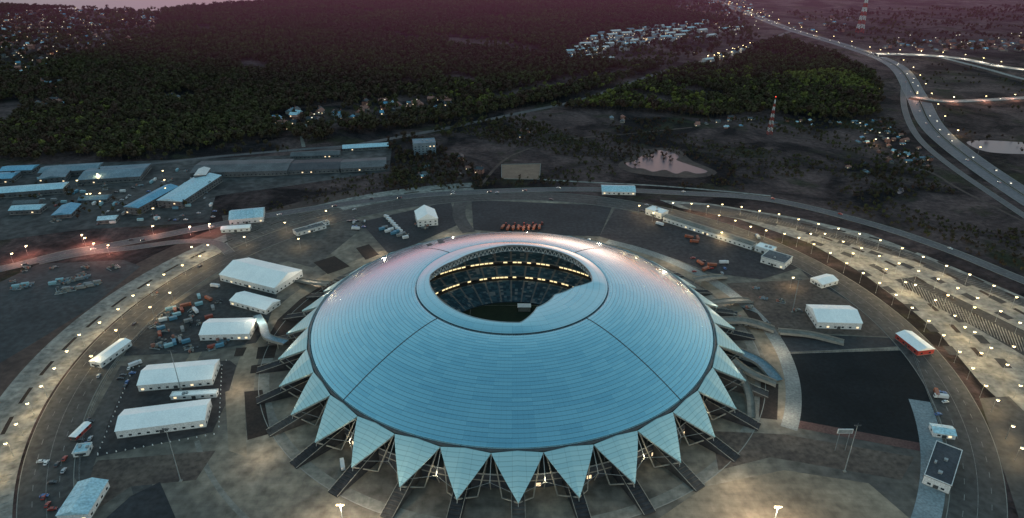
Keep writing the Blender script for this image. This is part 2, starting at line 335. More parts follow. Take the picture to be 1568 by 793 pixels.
# ------------------------------------------------------------------ stadium
st=empty('stadium',(0,SY,0))
def panel_mat(name,c1,c2,ring=2.5,nseg=256,rough=.36,metal=.55,coat=.0,sd=.34):
    m,nt,b=newmat(name); N=nt.nodes;L=nt.links
    tc=N.new('ShaderNodeTexCoord'); sp=N.new('ShaderNodeSeparateXYZ'); L.new(tc.outputs['Object'],sp.inputs[0])
    def M(op,a,b_=None):
        n=N.new('ShaderNodeMath'); n.operation=op
        for i,v in enumerate((a,b_)):
            if v is None: continue
            if isinstance(v,(int,float)): n.inputs[i].default_value=v
            else: L.new(v,n.inputs[i])
        return n.outputs[0]
    x,y=sp.outputs[0],sp.outputs[1]
    r=M('SQRT',M('ADD',M('MULTIPLY',x,x),M('MULTIPLY',y,y)))
    th=M('MULTIPLY',M('ARCTAN2',y,x),nseg/(2*math.pi))
    rs=M('DIVIDE',r,ring); fr=M('FRACT',rs); ft=M('FRACT',th)
    seam=M('LESS_THAN',fr,.16); seam2=M('LESS_THAN',ft,.05)
    cb=N.new('ShaderNodeCombineXYZ'); L.new(M('FLOOR',rs),cb.inputs[0]); L.new(M('FLOOR',M('DIVIDE',th,4.0)),cb.inputs[1])
    wn=N.new('ShaderNodeTexWhiteNoise'); wn.noise_dimensions='2D'; L.new(cb.outputs[0],wn.inputs['Vector'])
    nz=N.new('ShaderNodeTexNoise'); nz.inputs['Scale'].default_value=.03; nz.inputs['Detail'].default_value=6; L.new(tc.outputs['Object'],nz.inputs['Vector'])
    mx=N.new('ShaderNodeMix'); mx.data_type='RGBA'; mx.inputs['A'].default_value=(*c1,1); mx.inputs['B'].default_value=(*c2,1)
    L.new(M('ADD',M('MULTIPLY',wn.outputs['Value'],.5),M('MULTIPLY',nz.outputs['Fac'],.5)),mx.inputs['Factor'])
    dk=M('SUBTRACT',1.0,M('ADD',M('MULTIPLY',seam,sd),M('MULTIPLY',seam2,.15)))
    m2=N.new('ShaderNodeMix'); m2.data_type='RGBA'; m2.blend_type='MULTIPLY'; m2.inputs['Factor'].default_value=1
    L.new(mx.outputs['Result'],m2.inputs['A']); L.new(dk,m2.inputs['B']); L.new(m2.outputs['Result'],b.inputs['Base Color'])
    b.inputs['Metallic'].default_value=metal; b.inputs['Coat Weight'].default_value=coat; b.inputs['Coat Roughness'].default_value=.25
    L.new(M('ADD',rough-.05,M('MULTIPLY',wn.outputs['Value'],.10)),b.inputs['Roughness'])
    bp=N.new('ShaderNodeBump'); bp.inputs['Strength'].default_value=.3; bp.inputs['Distance'].default_value=.3
    L.new(fr,bp.inputs['Height']); L.new(bp.outputs['Normal'],b.inputs['Normal'])
    return m
M_dome=panel_mat('dome_panels',(.18,.43,.55),(.28,.56,.66),coat=.7,rough=.27,metal=.75,sd=.42)
M_ringp=panel_mat('crown_panels',(.23,.46,.56),(.30,.55,.63),ring=4.5,nseg=64,coat=.7,sd=.15,metal=.7,rough=.3)
M_petal=panel_mat('petal_panels',(.27,.46,.51),(.36,.55,.58),ring=2.2,nseg=128,metal=.25,rough=.42,sd=.28)
RR=69.0
def dz(r): return 24+26*(1-max(0,(r-RR)/77.0)**1.6)
b=MB(); nt_=288; rs_=np.linspace(69.3,146,44)
vs=[(r*math.cos(2*math.pi*i/nt_),r*math.sin(2*math.pi*i/nt_),dz(r)) for r in rs_ for i in range(nt_)]
fs=[(j*nt_+i,(j+1)*nt_+i,(j+1)*nt_+(i+1)%nt_,j*nt_+(i+1)%nt_) for j in range(len(rs_)-1) for i in range(nt_)]
b.add(vs,fs,M_dome)
o=b.obj('roof_shell',parent=st,smooth=True)
md=o.modifiers.new('thick','SOLIDIFY'); md.thickness=1.0; md.offset=-1
op=[(657,432),(659,421),(700,398),(745,382),(778,376),(820,378),(860,387),(890,403),(904,418),(907,432),(880,440),(850,452),(822,472),(797,495),(765,494),(725,487),(690,472),(665,450)]
opw=[(x,y-SY) for x,y in GP(op,52)]
ang=np.array([math.atan2(y,x) for x,y in opw]); rad=np.array([math.hypot(x,y) for x,y in opw]); k=np.argsort(ang); ang=ang[k];rad=rad[k]
aa=np.r_[ang-2*math.pi,ang,ang+2*math.pi]; ra_=np.r_[rad,rad,rad]
def ro(t): 
    t=(t+math.pi)%(2*math.pi)-math.pi
    return min(66.5,float(np.interp(t,aa,ra_)))
b=MB(); ts=np.linspace(0,1,12); vs=[]
for t in ts:
    for i in range(nt_):
        a=2*math.pi*i/nt_; r=69*(1-t)+ro(a)*t; z=50.5+1.9*math.sin(t*math.pi/2)
        vs.append((r*math.cos(a),r*math.sin(a),z))
fs=[(j*nt_+i,j*nt_+(i+1)%nt_,(j+1)*nt_+(i+1)%nt_,(j+1)*nt_+i) for j in range(len(ts)-1) for i in range(nt_)]
b.add(vs,fs,M_ringp)
b.obj('roof_crown',parent=st,smooth=True)
b=MB()
def tube(r0,z0,r1,z1,m,n=nt_,f=None):
    vs=[]
    for r,z in((r0,z0),(r1,z1)):
        for i in range(n):
            a=2*math.pi*i/n; R_=r if not callable(r) else r(a); vs.append((R_*math.cos(a),R_*math.sin(a),z))
    b.add(vs,[(i,(i+1)%n,n+(i+1)%n,n+i) for i in range(n)],m)
tube(69,50.5,69.2,49.2,M_dsteel)
tube(ro,52.4,lambda a:ro(a)+.2,50.8,M_steel)
tube(lambda a:ro(a)+.1,52.4,lambda a:ro(a)-.6,52.75,M_steel)
tube(lambda a:ro(a)+1.5,46.2,lambda a:ro(a)+2.2,46.9,M_steel)
for i in range(96):
    a=2*math.pi*i/96; a2=2*math.pi*(i+.5)/96; a3=2*math.pi*(i+1)/96
    p=lambda A,z,d=1.2:((ro(A)+d)*math.cos(A),(ro(A)+d)*math.sin(A),z)
    b.beam(p(a,50.6),p(a2,46.6),.42,M_wwall); b.beam(p(a2,46.6),p(a3,50.6),.42,M_wwall)
for k in range(4):
    a=math.radians(45+90*k); P0=[((r)*math.cos(a),r*math.sin(a)) for r in rs_]
    ribbon_into(b,P0,.7,[dz(r)+.12 for r in rs_],M_dsteel)
tube(146,24.3,147.2,23.6,M_dsteel); tube(147.2,23.6,147.3,22.4,M_dsteel); tube(145.6,24.35,146,24.9,M_steel)
for (aa_,r_) in((126,100),(124,108),(131,104)):
    A=math.radians(aa_); b.box((r_*math.cos(A),r_*math.sin(A),dz(r_)+.3),(6,4,.7),M_dsteel,A)
for i in range(64):
    A=2*math.pi*i/64; b.beam((71*math.cos(A),71*math.sin(A),50.1),(71*math.cos(A),71*math.sin(A),51.2),.12,M_steel)
b.obj('roof_trim',parent=st)
b=MB(); NP=32; RP=169.5
for k in range(NP):
    a=-math.pi/2+.02+2*math.pi*k/NP; ha=math.pi/NP*.99; rows=9; vs=[]; fs=[]
    Cc=np.array((math.cos(a),math.sin(a))); T=np.array((-Cc[1],Cc[0]))
    base_w=147.6*math.tan(ha)
    for j in range(rows+1):
        t=j/rows; rr=147.4+(RP-147.4)*t; w=base_w*(1-t**1.12)+.02
        z=23.0-15.0*(t**1.05)
        for s in(-1,-.5,0,.5,1):
            p=Cc*rr+T*w*s; 
            vs.append((p[0],p[1],z+(1-abs(s))*1.6*(1-t*.6)))
    for j in range(rows):
        for s in range(4): fs.append((j*5+s,(j+1)*5+s,(j+1)*5+s+1,j*5+s+1))
    b.add(vs,fs,M_petal)
o=b.obj('canopy_petals',parent=st); md=o.modifiers.new('t','SOLIDIFY'); md.thickness=.7; md.offset=-1
b=MB()
M_cream=mat('cream_concrete',(.2,.19,.17),(.28,.27,.24),.3,.8)
def pol(r,a,z): return (r*math.cos(a),r*math.sin(a),z)
for k in range(NP):
    a=-math.pi/2+.02+2*math.pi*k/NP; h=math.pi/NP
    tip=pol(RP-1.2,a,7.2)
    for s in(-1,1):
        b.beam(tip,pol(158,a+s*.055,.1),.7,M_cream,.6)
        b.beam(tip,pol(147,a+s*h,22),.5,M_steel)
        b.beam(pol(158,a+s*.055,.1),pol(147.5,a+s*h*.9,21.5),.6,M_cream)
        b.beam(pol(150,a+s*h*.55,.1),pol(150,a+s*h*.55,17),.4,M_dsteel)
    for t in (.25,.5,.75):
        rr=147.4+(RP-147.4)*t; w=h*(1-t)*.95
        b.beam(pol(rr,a-w,23-15*t-1.1),pol(rr,a+w,23-15*t-1.1),.25,M_steel)
    b.beam(pol(146,a+h,22.3),pol(156,a+h,9),.35,M_steel); b.beam(pol(156,a+h,9),pol(152,a+h,0),.5,M_cream)
    b.beam(pol(156,a+h,9),pol(RP-6,a+h*.24,10),.2,M_steel); b.beam(pol(156,a+h,9),pol(RP-6,a+2*h*.88,10),.2,M_steel)
    b.beam(tip,pol(RP+.5,a,.1),.35,M_steel)
    Cc=np.array((math.cos(a),math.sin(a))); T=np.array((-Cc[1],Cc[0])); n=14; wd=3.6
    for j in range(n):
        r0=151+j*34/n; r1=r0+34/n; z=9.0*(1-j/n)+.3
        vs=[]
        for r in(r0,r1):
            for s in(-1,1):
                for zz in(.06,z): p=Cc*r+T*wd*s; vs.append((p[0],p[1],zz))
        b.add(vs,[(1,5,7,3),(4,6,7,5),(0,1,3,2),(0,4,5,1),(2,3,7,6)],M_asphD if k%3 else M_asph)
    for s in(-1,1):
        p=Cc*151+T*wd*s;q=Cc*185+T*wd*s
        b.beam((p[0],p[1],10.0),(q[0],q[1],1.2),.25,M_cream)
b.obj('pylons_and_stairs',parent=st)
b=MB()
tube(151,0,151,9.2,M_dark); tube(151,9.2,134,9.2,mat('podium_deck',(.06,.06,.06),(.09,.085,.08),.1,.8)); tube(134,9.2,134,22,M_glass)
tube(134.3,13.2,134.3,14.0,M_steel); tube(134.3,18.2,134.3,18.8,M_steel); tube(134.25,21,140,23.0,M_dark)
tube(151.1,5.2,151.1,6.0,M_cream); tube(150.6,9.2,150.6,10.3,M_steel)
for i in range(192):
    a=2*math.pi*i/192; b.beam(pol(134.2,a,9.2),pol(134.2,a,22),.22,M_steel)
    if i%3==0 : b.box(pol(151.2,a,2.6),(.3,2.6,2.2),M_win if random.random()<.35 else M_glass,a)
b.obj('facade',parent=st)
b=MB()
def seat_mat():
    m,nt,bs=newmat('stadium_seats'); N=nt.nodes;L=nt.links
    tc=N.new('ShaderNodeTexCoord'); sp=N.new('ShaderNodeSeparateXYZ'); L.new(tc.outputs['Object'],sp.inputs[0])
    def M(op,a,b_=None):
        n=N.new('ShaderNodeMath'); n.operation=op
        for i,v in enumerate((a,b_)):
            if v is None: continue
            if isinstance(v,(int,float)): n.inputs[i].default_value=v
            else: L.new(v,n.inputs[i])
        return n.outputs[0]
    th=M('MULTIPLY',M('ARCTAN2',sp.outputs[1],sp.outputs[0]),44/(2*math.pi)); aisle=M('LESS_THAN',M('FRACT',th),.13)
    cb=N.new('ShaderNodeCombineXYZ'); L.new(M('FLOOR',M('MULTIPLY',th,4)),cb.inputs[0]); L.new(M('FLOOR',M('MULTIPLY',sp.outputs[2],1.6)),cb.inputs[1])
    wn=N.new('ShaderNodeTexWhiteNoise'); L.new(cb.outputs[0],wn.inputs['Vector'])
    r=N.new('ShaderNodeValToRGB'); r.color_ramp.interpolation='CONSTANT'; e=r.color_ramp.elements
    e[0].color=(.02,.065,.10,1); e[1].position=.5; e[1].color=(.045,.12,.165,1); x=e.new(.88); x.color=(.2,.24,.26,1)
    L.new(wn.outputs['Value'],r.inputs['Fac'])
    mx=N.new('ShaderNodeMix'); mx.data_type='RGBA'; L.new(aisle,mx.inputs['Factor']); L.new(r.outputs['Color'],mx.inputs['A']); mx.inputs['B'].default_value=(.2,.2,.2,1)
    L.new(mx.outputs['Result'],bs.inputs['Base Color']); return m
M_seat=seat_mat(); M_int=mat('interior_dark',(.02,.022,.025),(.03,.032,.035),.2,.9)
M_strip=emat('concourse_light',(1,.80,.42),1.3,True)
def tier(r0,z0,r1,z1,n):
    for j in range(n):
        ra=r0+(r1-r0)*j/n; rb_=r0+(r1-r0)*(j+1)/n; za=z0+(z1-z0)*j/n; zb=z0+(z1-z0)*(j+1)/n
        tube(ra,za,rb_,za,M_seat,144); tube(rb_,za,rb_,zb,M_seat,144)
tube(133,9,118,33,M_int); tube(118,33,118,30,M_int); tier(115,30,94,20.5,16); tube(118,30,115,30,M_int)
tube(94,20.5,94,19.6,M_cream); tube(94.0,19.6,95.2,19.6,M_int); tube(95.2,19.6,95.2,17,M_int)
tube(95.2,17,92,17,M_int); tier(92,17,82,12.2,8); tube(82,12.2,82,11.4,M_cream); tube(82,11.4,83,11.4,M_int); tube(83,11.4,83,8.8,M_int); tube(83,8.8,80,8.8,M_int)
tier(80,8.8,57,.9,16); tube(57,.9,57,.1,M_dark); tube(57,.1,.01,.1,mat('pitch_grass',(.012,.022,.014),(.018,.032,.018),.1,.9))
for r_,z_,z2 in((94.9,17.6,19.2),(82.8,9.3,10.9)):
    for i in range(144):
        a=2*math.pi*i/144
        if i%9==0: continue
        vs=[pol(r_,a,z_+.3),pol(r_,a+2*math.pi/144*.82,z_+.3),pol(r_,a+2*math.pi/144*.82,z2),pol(r_,a,z2)]
        b.add(vs,[(0,1,2,3)],M_strip if random.random()<.82 else M_dark)
for i in range(48):
    a=2*math.pi*i/48; b.beam(pol(117,a,32),pol(ro(a)+2,a,46.5),.45,M_dsteel); b.beam(pol(110,a,36),pol(ro(a)+2,a,44),.25,M_dsteel)
for r0,r1 in ((137,118),(118,100),(100,84),(84,70)): tube(r0,dz(r0)-3.2,r1,dz(r1)-3.2,M_int)
b.obj('seating_bowl',parent=st)
b=MB()
b.add([(x,y,.16) for x,y in [(-34,-.2),(34,-.2),(34,.2),(-34,.2)]],[(0,1,2,3)],M_wmark2)
for x in(-34,34): b.add([(x-.2,-52,.16),(x+.2,-52,.16),(x+.2,52,.16),(x-.2,52,.16)],[(0,1,2,3)],M_wmark2)
b.add([(-34,52,.17),(34,52,.17),(34,52.4,.17),(-34,52.4,.17)],[(0,1,2,3)],M_wmark2)
b.box((10,44,2.5),(10,5,4),M_cream); b.box((10,44,4.8),(11,6,.5),M_white)
b.obj('pitch_lines',parent=st)
for a_ in (30,75,105,150,210):
    l=bpy.data.lights.new('bowl_light','POINT'); l.energy=3500; l.color=(1,.86,.66); l.shadow_soft_size=.8
    o=bpy.data.objects.new('bowl_light',l); root.objects.link(o); o.location=pol(74,math.radians(a_),40); o.parent=st
for k in range(NP):
    a=-math.pi/2+.02+2*math.pi*k/NP
    if k%2==0:
        l=bpy.data.lights.new('canopy_light','POINT'); l.energy=1100; l.color=(1,.85,.55); l.shadow_soft_size=.6
        o=bpy.data.objects.new('canopy_light',l); root.objects.link(o); o.location=pol(156,a+math.pi/NP,10.5); o.parent=st
    else:  # added fill lights without fixtures, unseen, warming the plaza and petals
        l=bpy.data.lights.new('plaza_fill','POINT'); l.energy=8500; l.color=(1,.86,.64); l.shadow_soft_size=.8
        o=bpy.data.objects.new('plaza_fill',l); root.objects.link(o); o.location=pol(196,a+math.pi/NP,12); o.parent=st
# ------------------------------------------------------------------ buildings
def building(name,p1,p2,p3=None,depth=None,h=6,roof='gable',mw=M_wwall,mr=M_white,rh=None,ridge='long',world=False,win=True):
    A=Vector((*(p1 if world else G(*p1)),0)); B=Vector((*(p2 if world else G(*p2)),0))
    e=B-A; L_=e.length; e.normalize(); nrm=Vector((-e.y,e.x,0))
    if depth is None:
        C=Vector((*(p3 if world else G(*p3)),0)); depth=abs((C-B).dot(nrm))
    rot=math.atan2(e.y,e.x); W=L_; D=depth
    root_=empty(name,(A.x,A.y,0.0)); root_.rotation_euler=(0,0,rot)
    b=MB(); b.box((W/2,D/2,h/2),(W,D,h),mw)
    b.box((W/2,D/2,.2),(W+.3,D+.3,.4),M_kerb); b.obj('walls',parent=root_)
    b=MB()
    if rh is None: rh=min(W,D)*.16
    ov=.4
    if roof=='gable':
        if (W>=D)==(ridge=='long'):
            vs=[(-ov,-ov,h),(W+ov,-ov,h),(W+ov,D/2,h+rh),(-ov,D/2,h+rh),(-ov,D+ov,h),(W+ov,D+ov,h)]
            fs=[(0,1,2,3),(3,2,5,4),(0,3,4),(1,5,2),(0,4,5,1)]
        else:
            vs=[(-ov,-ov,h),(-ov,D+ov,h),(W/2,D+ov,h+rh),(W/2,-ov,h+rh),(W+ov,-ov,h),(W+ov,D+ov,h)]
            fs=[(0,3,2,1),(3,4,5,2),(0,4,3),(1,2,5),(0,1,5,4)]
        vs=[(x,y,z+.02) for x,y,z in vs]
        b.add(vs,fs,mr)
        n=int(max(W,D)/5)
        for i in range(1,n):
            if (W>=D)==(ridge=='long'):
                x=W*i/n; b.beam((x,-ov,h+.06),(x,D/2,h+rh+.06),.12,mr); b.beam((x,D/2,h+rh+.06),(x,D+ov,h+.06),.12,mr)
            else:
                y=D*i/n; b.beam((-ov,y,h+.06),(W/2,y,h+rh+.06),.12,mr); b.beam((W/2,y,h+rh+.06),(W+ov,y,h+.06),.12,mr)
    else:
        b.box((W/2,D/2,h+.15),(W+.4,D+.4,.3),mr)
        for (x,y,w,d) in((W/2,0,W+.5,.4),(W/2,D,W+.5,.4),(0,D/2,.4,D-.4),(W,D/2,.4,D-.4)): b.box((x,y,h+.55),(w,d,.5),mw)
        for i in range(max(2,int(W*D/150))):
            b.box((random.uniform(.12,.88)*W,random.uniform(.2,.8)*D,h+.9),(random.uniform(1,2.5),random.uniform(1,2.5),1.2),M_steel)
    b.obj('roof',parent=root_)
    if win:
        b=MB(); n=max(2,int(W/5)); st_=max(1,int(h/3.4))
        for s in range(st_):
            for i in range(n):
                m=M_win if random.random()<.1 else M_glass
                b.box((W*(i+.5)/n,-.02,s*3.2+1.9),(1.8,.12,1.3),m)
        n=max(1,int(D/5))
        for s in range(st_):
            for i in range(n):
                b.box((W+.02,D*(i+.5)/n,s*3.2+1.9),(.12,1.8,1.3),M_glass); b.box((-.02,D*(i+.5)/n,s*3.2+1.9),(.12,1.8,1.3),M_glass)
        b.obj('windows',parent=root_)
        b=MB(); b.box((W*.5,-.06,1.3),(2.6,.16,2.6),M_dsteel); b.obj('door',parent=root_)
    return root_
T='event_tent'
building(T,(338,430),(422,451),(476,426),h=6.5)
building(T,(353,467),(408,482),(433,468),h=4.5)
building(T,(307,522),(383,520),depth=23,h=5.5)
building(T,(139,561),(156,564),(188,527),h=4.5)
building(T,(213,600),(326,590),(334,560),h=5.5)
building(T,(180,672),(316,654),(324,622),h=6)
building('container_row',(262,613),(332,609),depth=5,h=2.8,roof='flat')
building('white_house',(640,348),(671,345),depth=26,h=8,rh=6)
building(T,(339,357),(383,354),depth=9,h=4)
building('warehouse',(352,345),(404,340),depth=28,h=6,mr=M_lblue)
building(T,(1250,503),(1318,505),depth=27,h=6)
building(T,(1370,518),(1404,545),(1425,539),h=4.5,mw=M_red)
building('pavilion',(1240,432),(1258,442),(1280,434),h=4)
building('office_building',(1164,402),(1200,413),(1218,404),h=6,roof='flat',mr=M_grey)
building('long_pavilion',(1015,339),(1150,383),depth=11,h=5,rh=1.6,mr=M_pave2)
building('gate_pavilion',(988,328),(1012,336),depth=13,h=6,roof='flat',mr=M_white)
building('gate_pavilion',(1155,384),(1180,392),depth=11,h=5,roof='flat',mr=M_white)
building('service_building',(1411,740),(1452,757),(1462,700),h=6,roof='flat',mr=M_dark)
building('site_cabin',(1428,669),(1462,674),depth=9,h=3.5,mr=M_lblue)
building(T,(90,800),(138,797),depth=24,h=5,mr=M_lblue)
building('site_cabin',(113,701),(136,698),depth=8,h=3,roof='flat',mr=M_lblue)
building('site_cabin',(108,674),(118,675),(130,652),h=3,mr=M_white,mw=M_red)
building(T,(922,298),(973,299),depth=22,h=4,mr=M_lblue)
W_=[((192,327),(214,329),(238,292),8,M_blue),((242,317),(280,319),(304,276),8,M_lblue),((-20,305),(98,296),(104,286),6,M_lblue),((60,283),(102,279),(108,262),7,M_bgrey),
 ((120,283),(216,277),(220,258),6,M_bgrey),((15,329),(62,327),(64,319),5,M_lblue),((60,272),(150,266),(150,256),6,M_bgrey),((0,268),(50,266),(52,258),5,M_blue),
 ((292,272),(440,268),(445,250),6,M_grey),((440,267),(520,264),(523,248),5,M_dark),((522,264),(592,260),(594,246),5,M_grey),((445,244),(520,241),(522,234),4,M_grey),((525,232),(595,228),(597,222),4,M_lblue),
 ((80,335),(110,333),(112,318),4,M_blue),((300,283),(318,282),(318,272),12,M_wwall),((-60,285),(20,280),(22,270),6,M_blue),((120,312),(165,310),(166,303),4,M_bgrey),((20,318),(60,316),(60,311),4,M_grey),((150,343),(178,341),(178,335),4,M_lblue)]
for p1,p2,p3,h,mr in W_: building('warehouse',p1,p2,p3,h=h,mr=mr,rh=2.5,mw=M_grey)
building('office_block',(634,238),(668,236),depth=22,h=16,roof='flat',mr=M_bgrey,mw=mat('slate_wall',(.12,.16,.2),(.18,.22,.25),.1,.7))
building('police_booth',(455,362),(500,350),depth=10,h=3.5,roof='flat',mr=M_grey)
building('bus_shelter',(478,352),(505,344),depth=6,h=3,roof='flat',mr=M_grey)
# ------------------------------------------------------------------ small props prototypes
def car_mesh(name,c,lights=False):
    b=MB(); m=mat('car_paint_'+name,c,c,.5,.3,spec=.5)
    pr=[(-2.2,.35),(2.2,.35),(2.25,.75),(1.3,.95),(.65,1.42),(-1.1,1.45),(-1.9,1.0),(-2.25,.9)]
    n=len(pr); vs=[(x,-.88,z) for x,z in pr]+[(x,.88,z) for x,z in pr]
    b.add(vs,[tuple(range(n)),tuple(range(n,2*n))[::-1]]+[(i,n+i,n+(i+1)%n,(i+1)%n) for i in range(n)],m)
    for s in(-1,1):
        b.add([(1.15,s*.885,.98),(.62,s*.885,1.34),(-1.05,s*.885,1.36),(-1.6,s*.885,1.0)],[(0,1,2,3)],M_glass)
    b.add([(1.28,-.75,1.0),(1.28,.75,1.0),(.72,.75,1.4),(.72,-.75,1.4)],[(0,1,2,3)],M_glass)
    b.add([(-1.85,-.75,1.06),(-1.85,.75,1.06),(-1.2,.75,1.43),(-1.2,-.75,1.43)],[(3,2,1,0)],M_glass)
    for x in(-1.35,1.4):
        for s in(-.8,.8): b.beam((x,s-.12,.33),(x,s+.12,.33),.46,M_tire,n=10)
    for s in(-.6,.6):
        k=1.0 if not lights else 2.0
        b.box((2.27,s,.65),(.1,.35*k,.2*k),M_head if lights else M_wmark); b.box((-2.27,s,.8),(.1,.3,.2),M_tail if lights else M_red)
    return b.mesh(name)
def truck_mesh(name,c,cb):
    b=MB(); m=mat('truck_'+name,c,c,.5,.5); m2=mat('truckb_'+name,cb,cb,.5,.5)
    b.box((3.4,0,1.9),(1.9,2.3,2.4),m,taper=.92); b.box((4.1,0,2.35),(.6,2.0,.8),M_glass); b.box((3.4,0,.65),(2.1,2.3,.4),M_dsteel)
    b.box((-1,0,.95),(6.6,1.0,.3),M_dsteel); b.box((-1,0,2.2),(6.4,2.4,2.2),m2)
    for x in(3.3,-1.8,-3.1):
        for s in(-1.05,1.05): b.beam((x,s-.15,.5),(x,s+.15,.5),.7,M_tire,n=10)
    return b.mesh(name)
def tractor_mesh():
    b=MB(); b.box((0,0,1.3),(2.8,1.2,.9),M_red); b.box((-.8,0,2.3),(1.5,1.5,1.3),M_glass,taper=.9); b.box((-.8,0,3.0),(1.6,1.6,.15),M_red)
    b.beam((1.2,.4,1.7),(1.2,.4,2.6),.12,M_dsteel)
    for s in(-.95,.95): b.beam((-.9,s-.2,.85),(-.9,s+.2,.85),1.2,M_tire,n=12); b.beam((1.1,s-.15,.5),(1.1,s+.15,.5),.7,M_tire,n=12)
    b.beam((1.3,0,1.2),(2.8,0,.5),.3,M_red); b.box((3.0,0,.5),(.5,2.0,.7),M_dsteel)
    return b.mesh('tractor')
def container_mesh(name,c):
    b=MB(); m=mat('container_'+name,c,tuple(x*.8 for x in c),.6,.6); b.box((0,0,1.35),(6,2.4,2.5),m)
    for i in range(14):
        x=-2.8+i*.43
        for s in(-1,1): b.box((x,s*1.23,1.35),(.18,.08,2.3),m)
    for s in(-.6,.6): b.box((3.04,s,1.35),(.08,1.05,2.3),m); b.beam((3.12,s,.3),(3.12,s,2.5),.06,M_steel)
    for x in(-2.9,2.9):
        for y in(-1.1,1.1): b.box((x,y,.08),(.2,.2,.1),M_dsteel)
    return b.mesh(name)
def pallet_mesh(seed):
    R=random.Random(seed); b=MB()
    for i in range(5):
        x,y=R.uniform(-3,3),R.uniform(-3,3); hh=R.uniform(.5,1.8); m=R.choice((M_grey,M_pave2,M_brick,M_bgrey,M_kerb))
        b.box((x,y,.08),(1.5,1.5,.15),M_soil,R.random()); b.box((x,y,.16+hh/2),(1.2,1.2,hh),m,R.random())
    for i in range(4): y=R.uniform(-3,3); b.beam((-3,y,.3),(3,y+R.uniform(-1,1),.3),.3,M_steel)
    return b.mesh('pallets%d'%seed)
cars=[car_mesh('white',(.6,.6,.6)),car_mesh('silver',(.35,.37,.4)),car_mesh('red',(.3,.04,.03)),car_mesh('dark',(.03,.03,.04)),car_mesh('dark2',(.06,.06,.07)),car_mesh('blue',(.05,.12,.3))]
carsL=[car_mesh('lit_white',(.5,.5,.5),True),car_mesh('lit_dark',(.05,.05,.06),True)]
trucks=[truck_mesh('orange',(.36,.09,.04),(.24,.08,.05)),truck_mesh('white',(.6,.6,.6),(.5,.52,.55)),truck_mesh('blue',(.1,.2,.4),(.3,.32,.33))]
tract=tractor_mesh(); pal=[pallet_mesh(i) for i in range(5)]
conts=[container_mesh('white',(.6,.62,.63)),container_mesh('blue',(.08,.22,.32)),container_mesh('red',(.24,.06,.045)),container_mesh('grey',(.2,.22,.23)),container_mesh('teal',(.22,.4,.46))]
def put(me,name,u,v,rot=0,z=.14,sc=1.0): x,y=G(u,v); return place(me,name,(x,y,z),rot=rot,sc=sc)
for i in range(13): put(tract,'tractor',775+i*4.6,345+(i%3)*3-i*.1,rot=random.uniform(-.3,.3)+1.5)
for i in range(8): put(trucks[0],'truck',770+i*8,351+random.uniform(-1,1),rot=1.4+random.uniform(-.1,.1))
for u,v,k in ((1063,372,0),(1072,405,0),(1090,408,0),(1108,404,1),(1080,414,0),(1068,367,0),(545,352,1),(1440,610,1),(1433,605,0),(208,560,1),(640,382,1),(1160,365,2),(330,440,1),(285,470,0),(320,460,0),(300,478,1),(1055,365,0),(1010,345,1),(525,715,1),(900,372,1)):
    put(trucks[k],'truck',u,v,rot=random.uniform(0,3.1))
for i in range(26):
    u=random.uniform(240,338); v=random.uniform(455,533)
    if u<300 and v<470: continue
    put(random.choice(conts),'shipping_container',u,v,rot=random.choice((.55,.55+1.57))+random.uniform(-.05,.05))
for i in range(70):
    reg=random.choice(((230,345,450,540),(230,345,450,540),(60,330,258,345),(60,330,258,345),(1120,1240,440,500),(560,690,320,360),(20,180,408,450)))
    put(random.choice(pal),'material_stack',random.uniform(reg[0],reg[1]),random.uniform(reg[2],reg[3]),rot=random.random()*3,sc=random.uniform(.8,1.5))
for i in range(9): put(random.choice((conts[0],conts[1],conts[3])),'shipping_container',585+i*4.5,352+i*1.6-(i%2)*4,rot=.5)
for i in range(7): put(conts[0],'shipping_container',592+i*3.4,333+i*3.6,rot=.95+1.57)
for (u0,v0) in((25,440),(85,432),(112,428),(95,445),(128,438)):
    for i in range(4):
        for j in range(2): put(random.choice(pal[:3]+[conts[3],conts[4]]),'material_stack',u0+i*7-j*4,v0-i*1.5+j*3.5,rot=.35)
for i in range(80):
    u=random.uniform(60,330); v=random.uniform(258,345)
    if i%2: put(random.choice(conts[:2]+conts[3:]+conts[3:]),'shipping_container',u,v,rot=random.choice((0.1,1.67)))
    else: put(random.choice(cars),'parked_car',u,v,rot=random.choice((0.1,1.67)))
for i in range(60):
    a=random.uniform(-30,210); r=random.choice((293,299,306,312)); 
    if random.random()<.25: 
        A=math.radians(a); place(random.choice(cars),'car',(r*math.cos(A),SY+r*math.sin(A),.19),rot=A+1.57*(1 if r>303 else -1))
for i in range(48):
    u=random.choice(((random.uniform(1430,1455),random.uniform(570,650)),(random.uniform(60,100),random.uniform(700,790)),(random.uniform(530,560),random.uniform(335,350)),(random.uniform(120,140),random.uniform(640,690)),(random.uniform(1060,1130),random.uniform(395,420)),(random.uniform(180,210),random.uniform(555,600))))
    put(random.choice(cars),'parked_car',*u,rot=random.choice((.2,1.7)),z=.19)
def along(pts,step,off,me_l,name,z,jit=.5,flip=False):
    P_=np.array(offs(pts,off)); d=np.r_[0,np.cumsum(np.linalg.norm(np.diff(P_,axis=0),axis=1))]; s=random.random()*step
    while s<d[-1]:
        x=np.interp(s,d,P_[:,0]);y=np.interp(s,d,P_[:,1]); x2=np.interp(s+4,d,P_[:,0]);y2=np.interp(s+4,d,P_[:,1])
        if y<4000: place(random.choice(me_l),name,(x,y,z),rot=math.atan2(y2-y,x2-x)+(math.pi if flip else 0))
        s+=step*random.uniform(1-jit,1+jit)
along(hw,75,6,carsL,'car',.33); along(hw,90,-6,carsL,'car',.33,flip=True); along(hw,120,12,carsL,'car',.33)
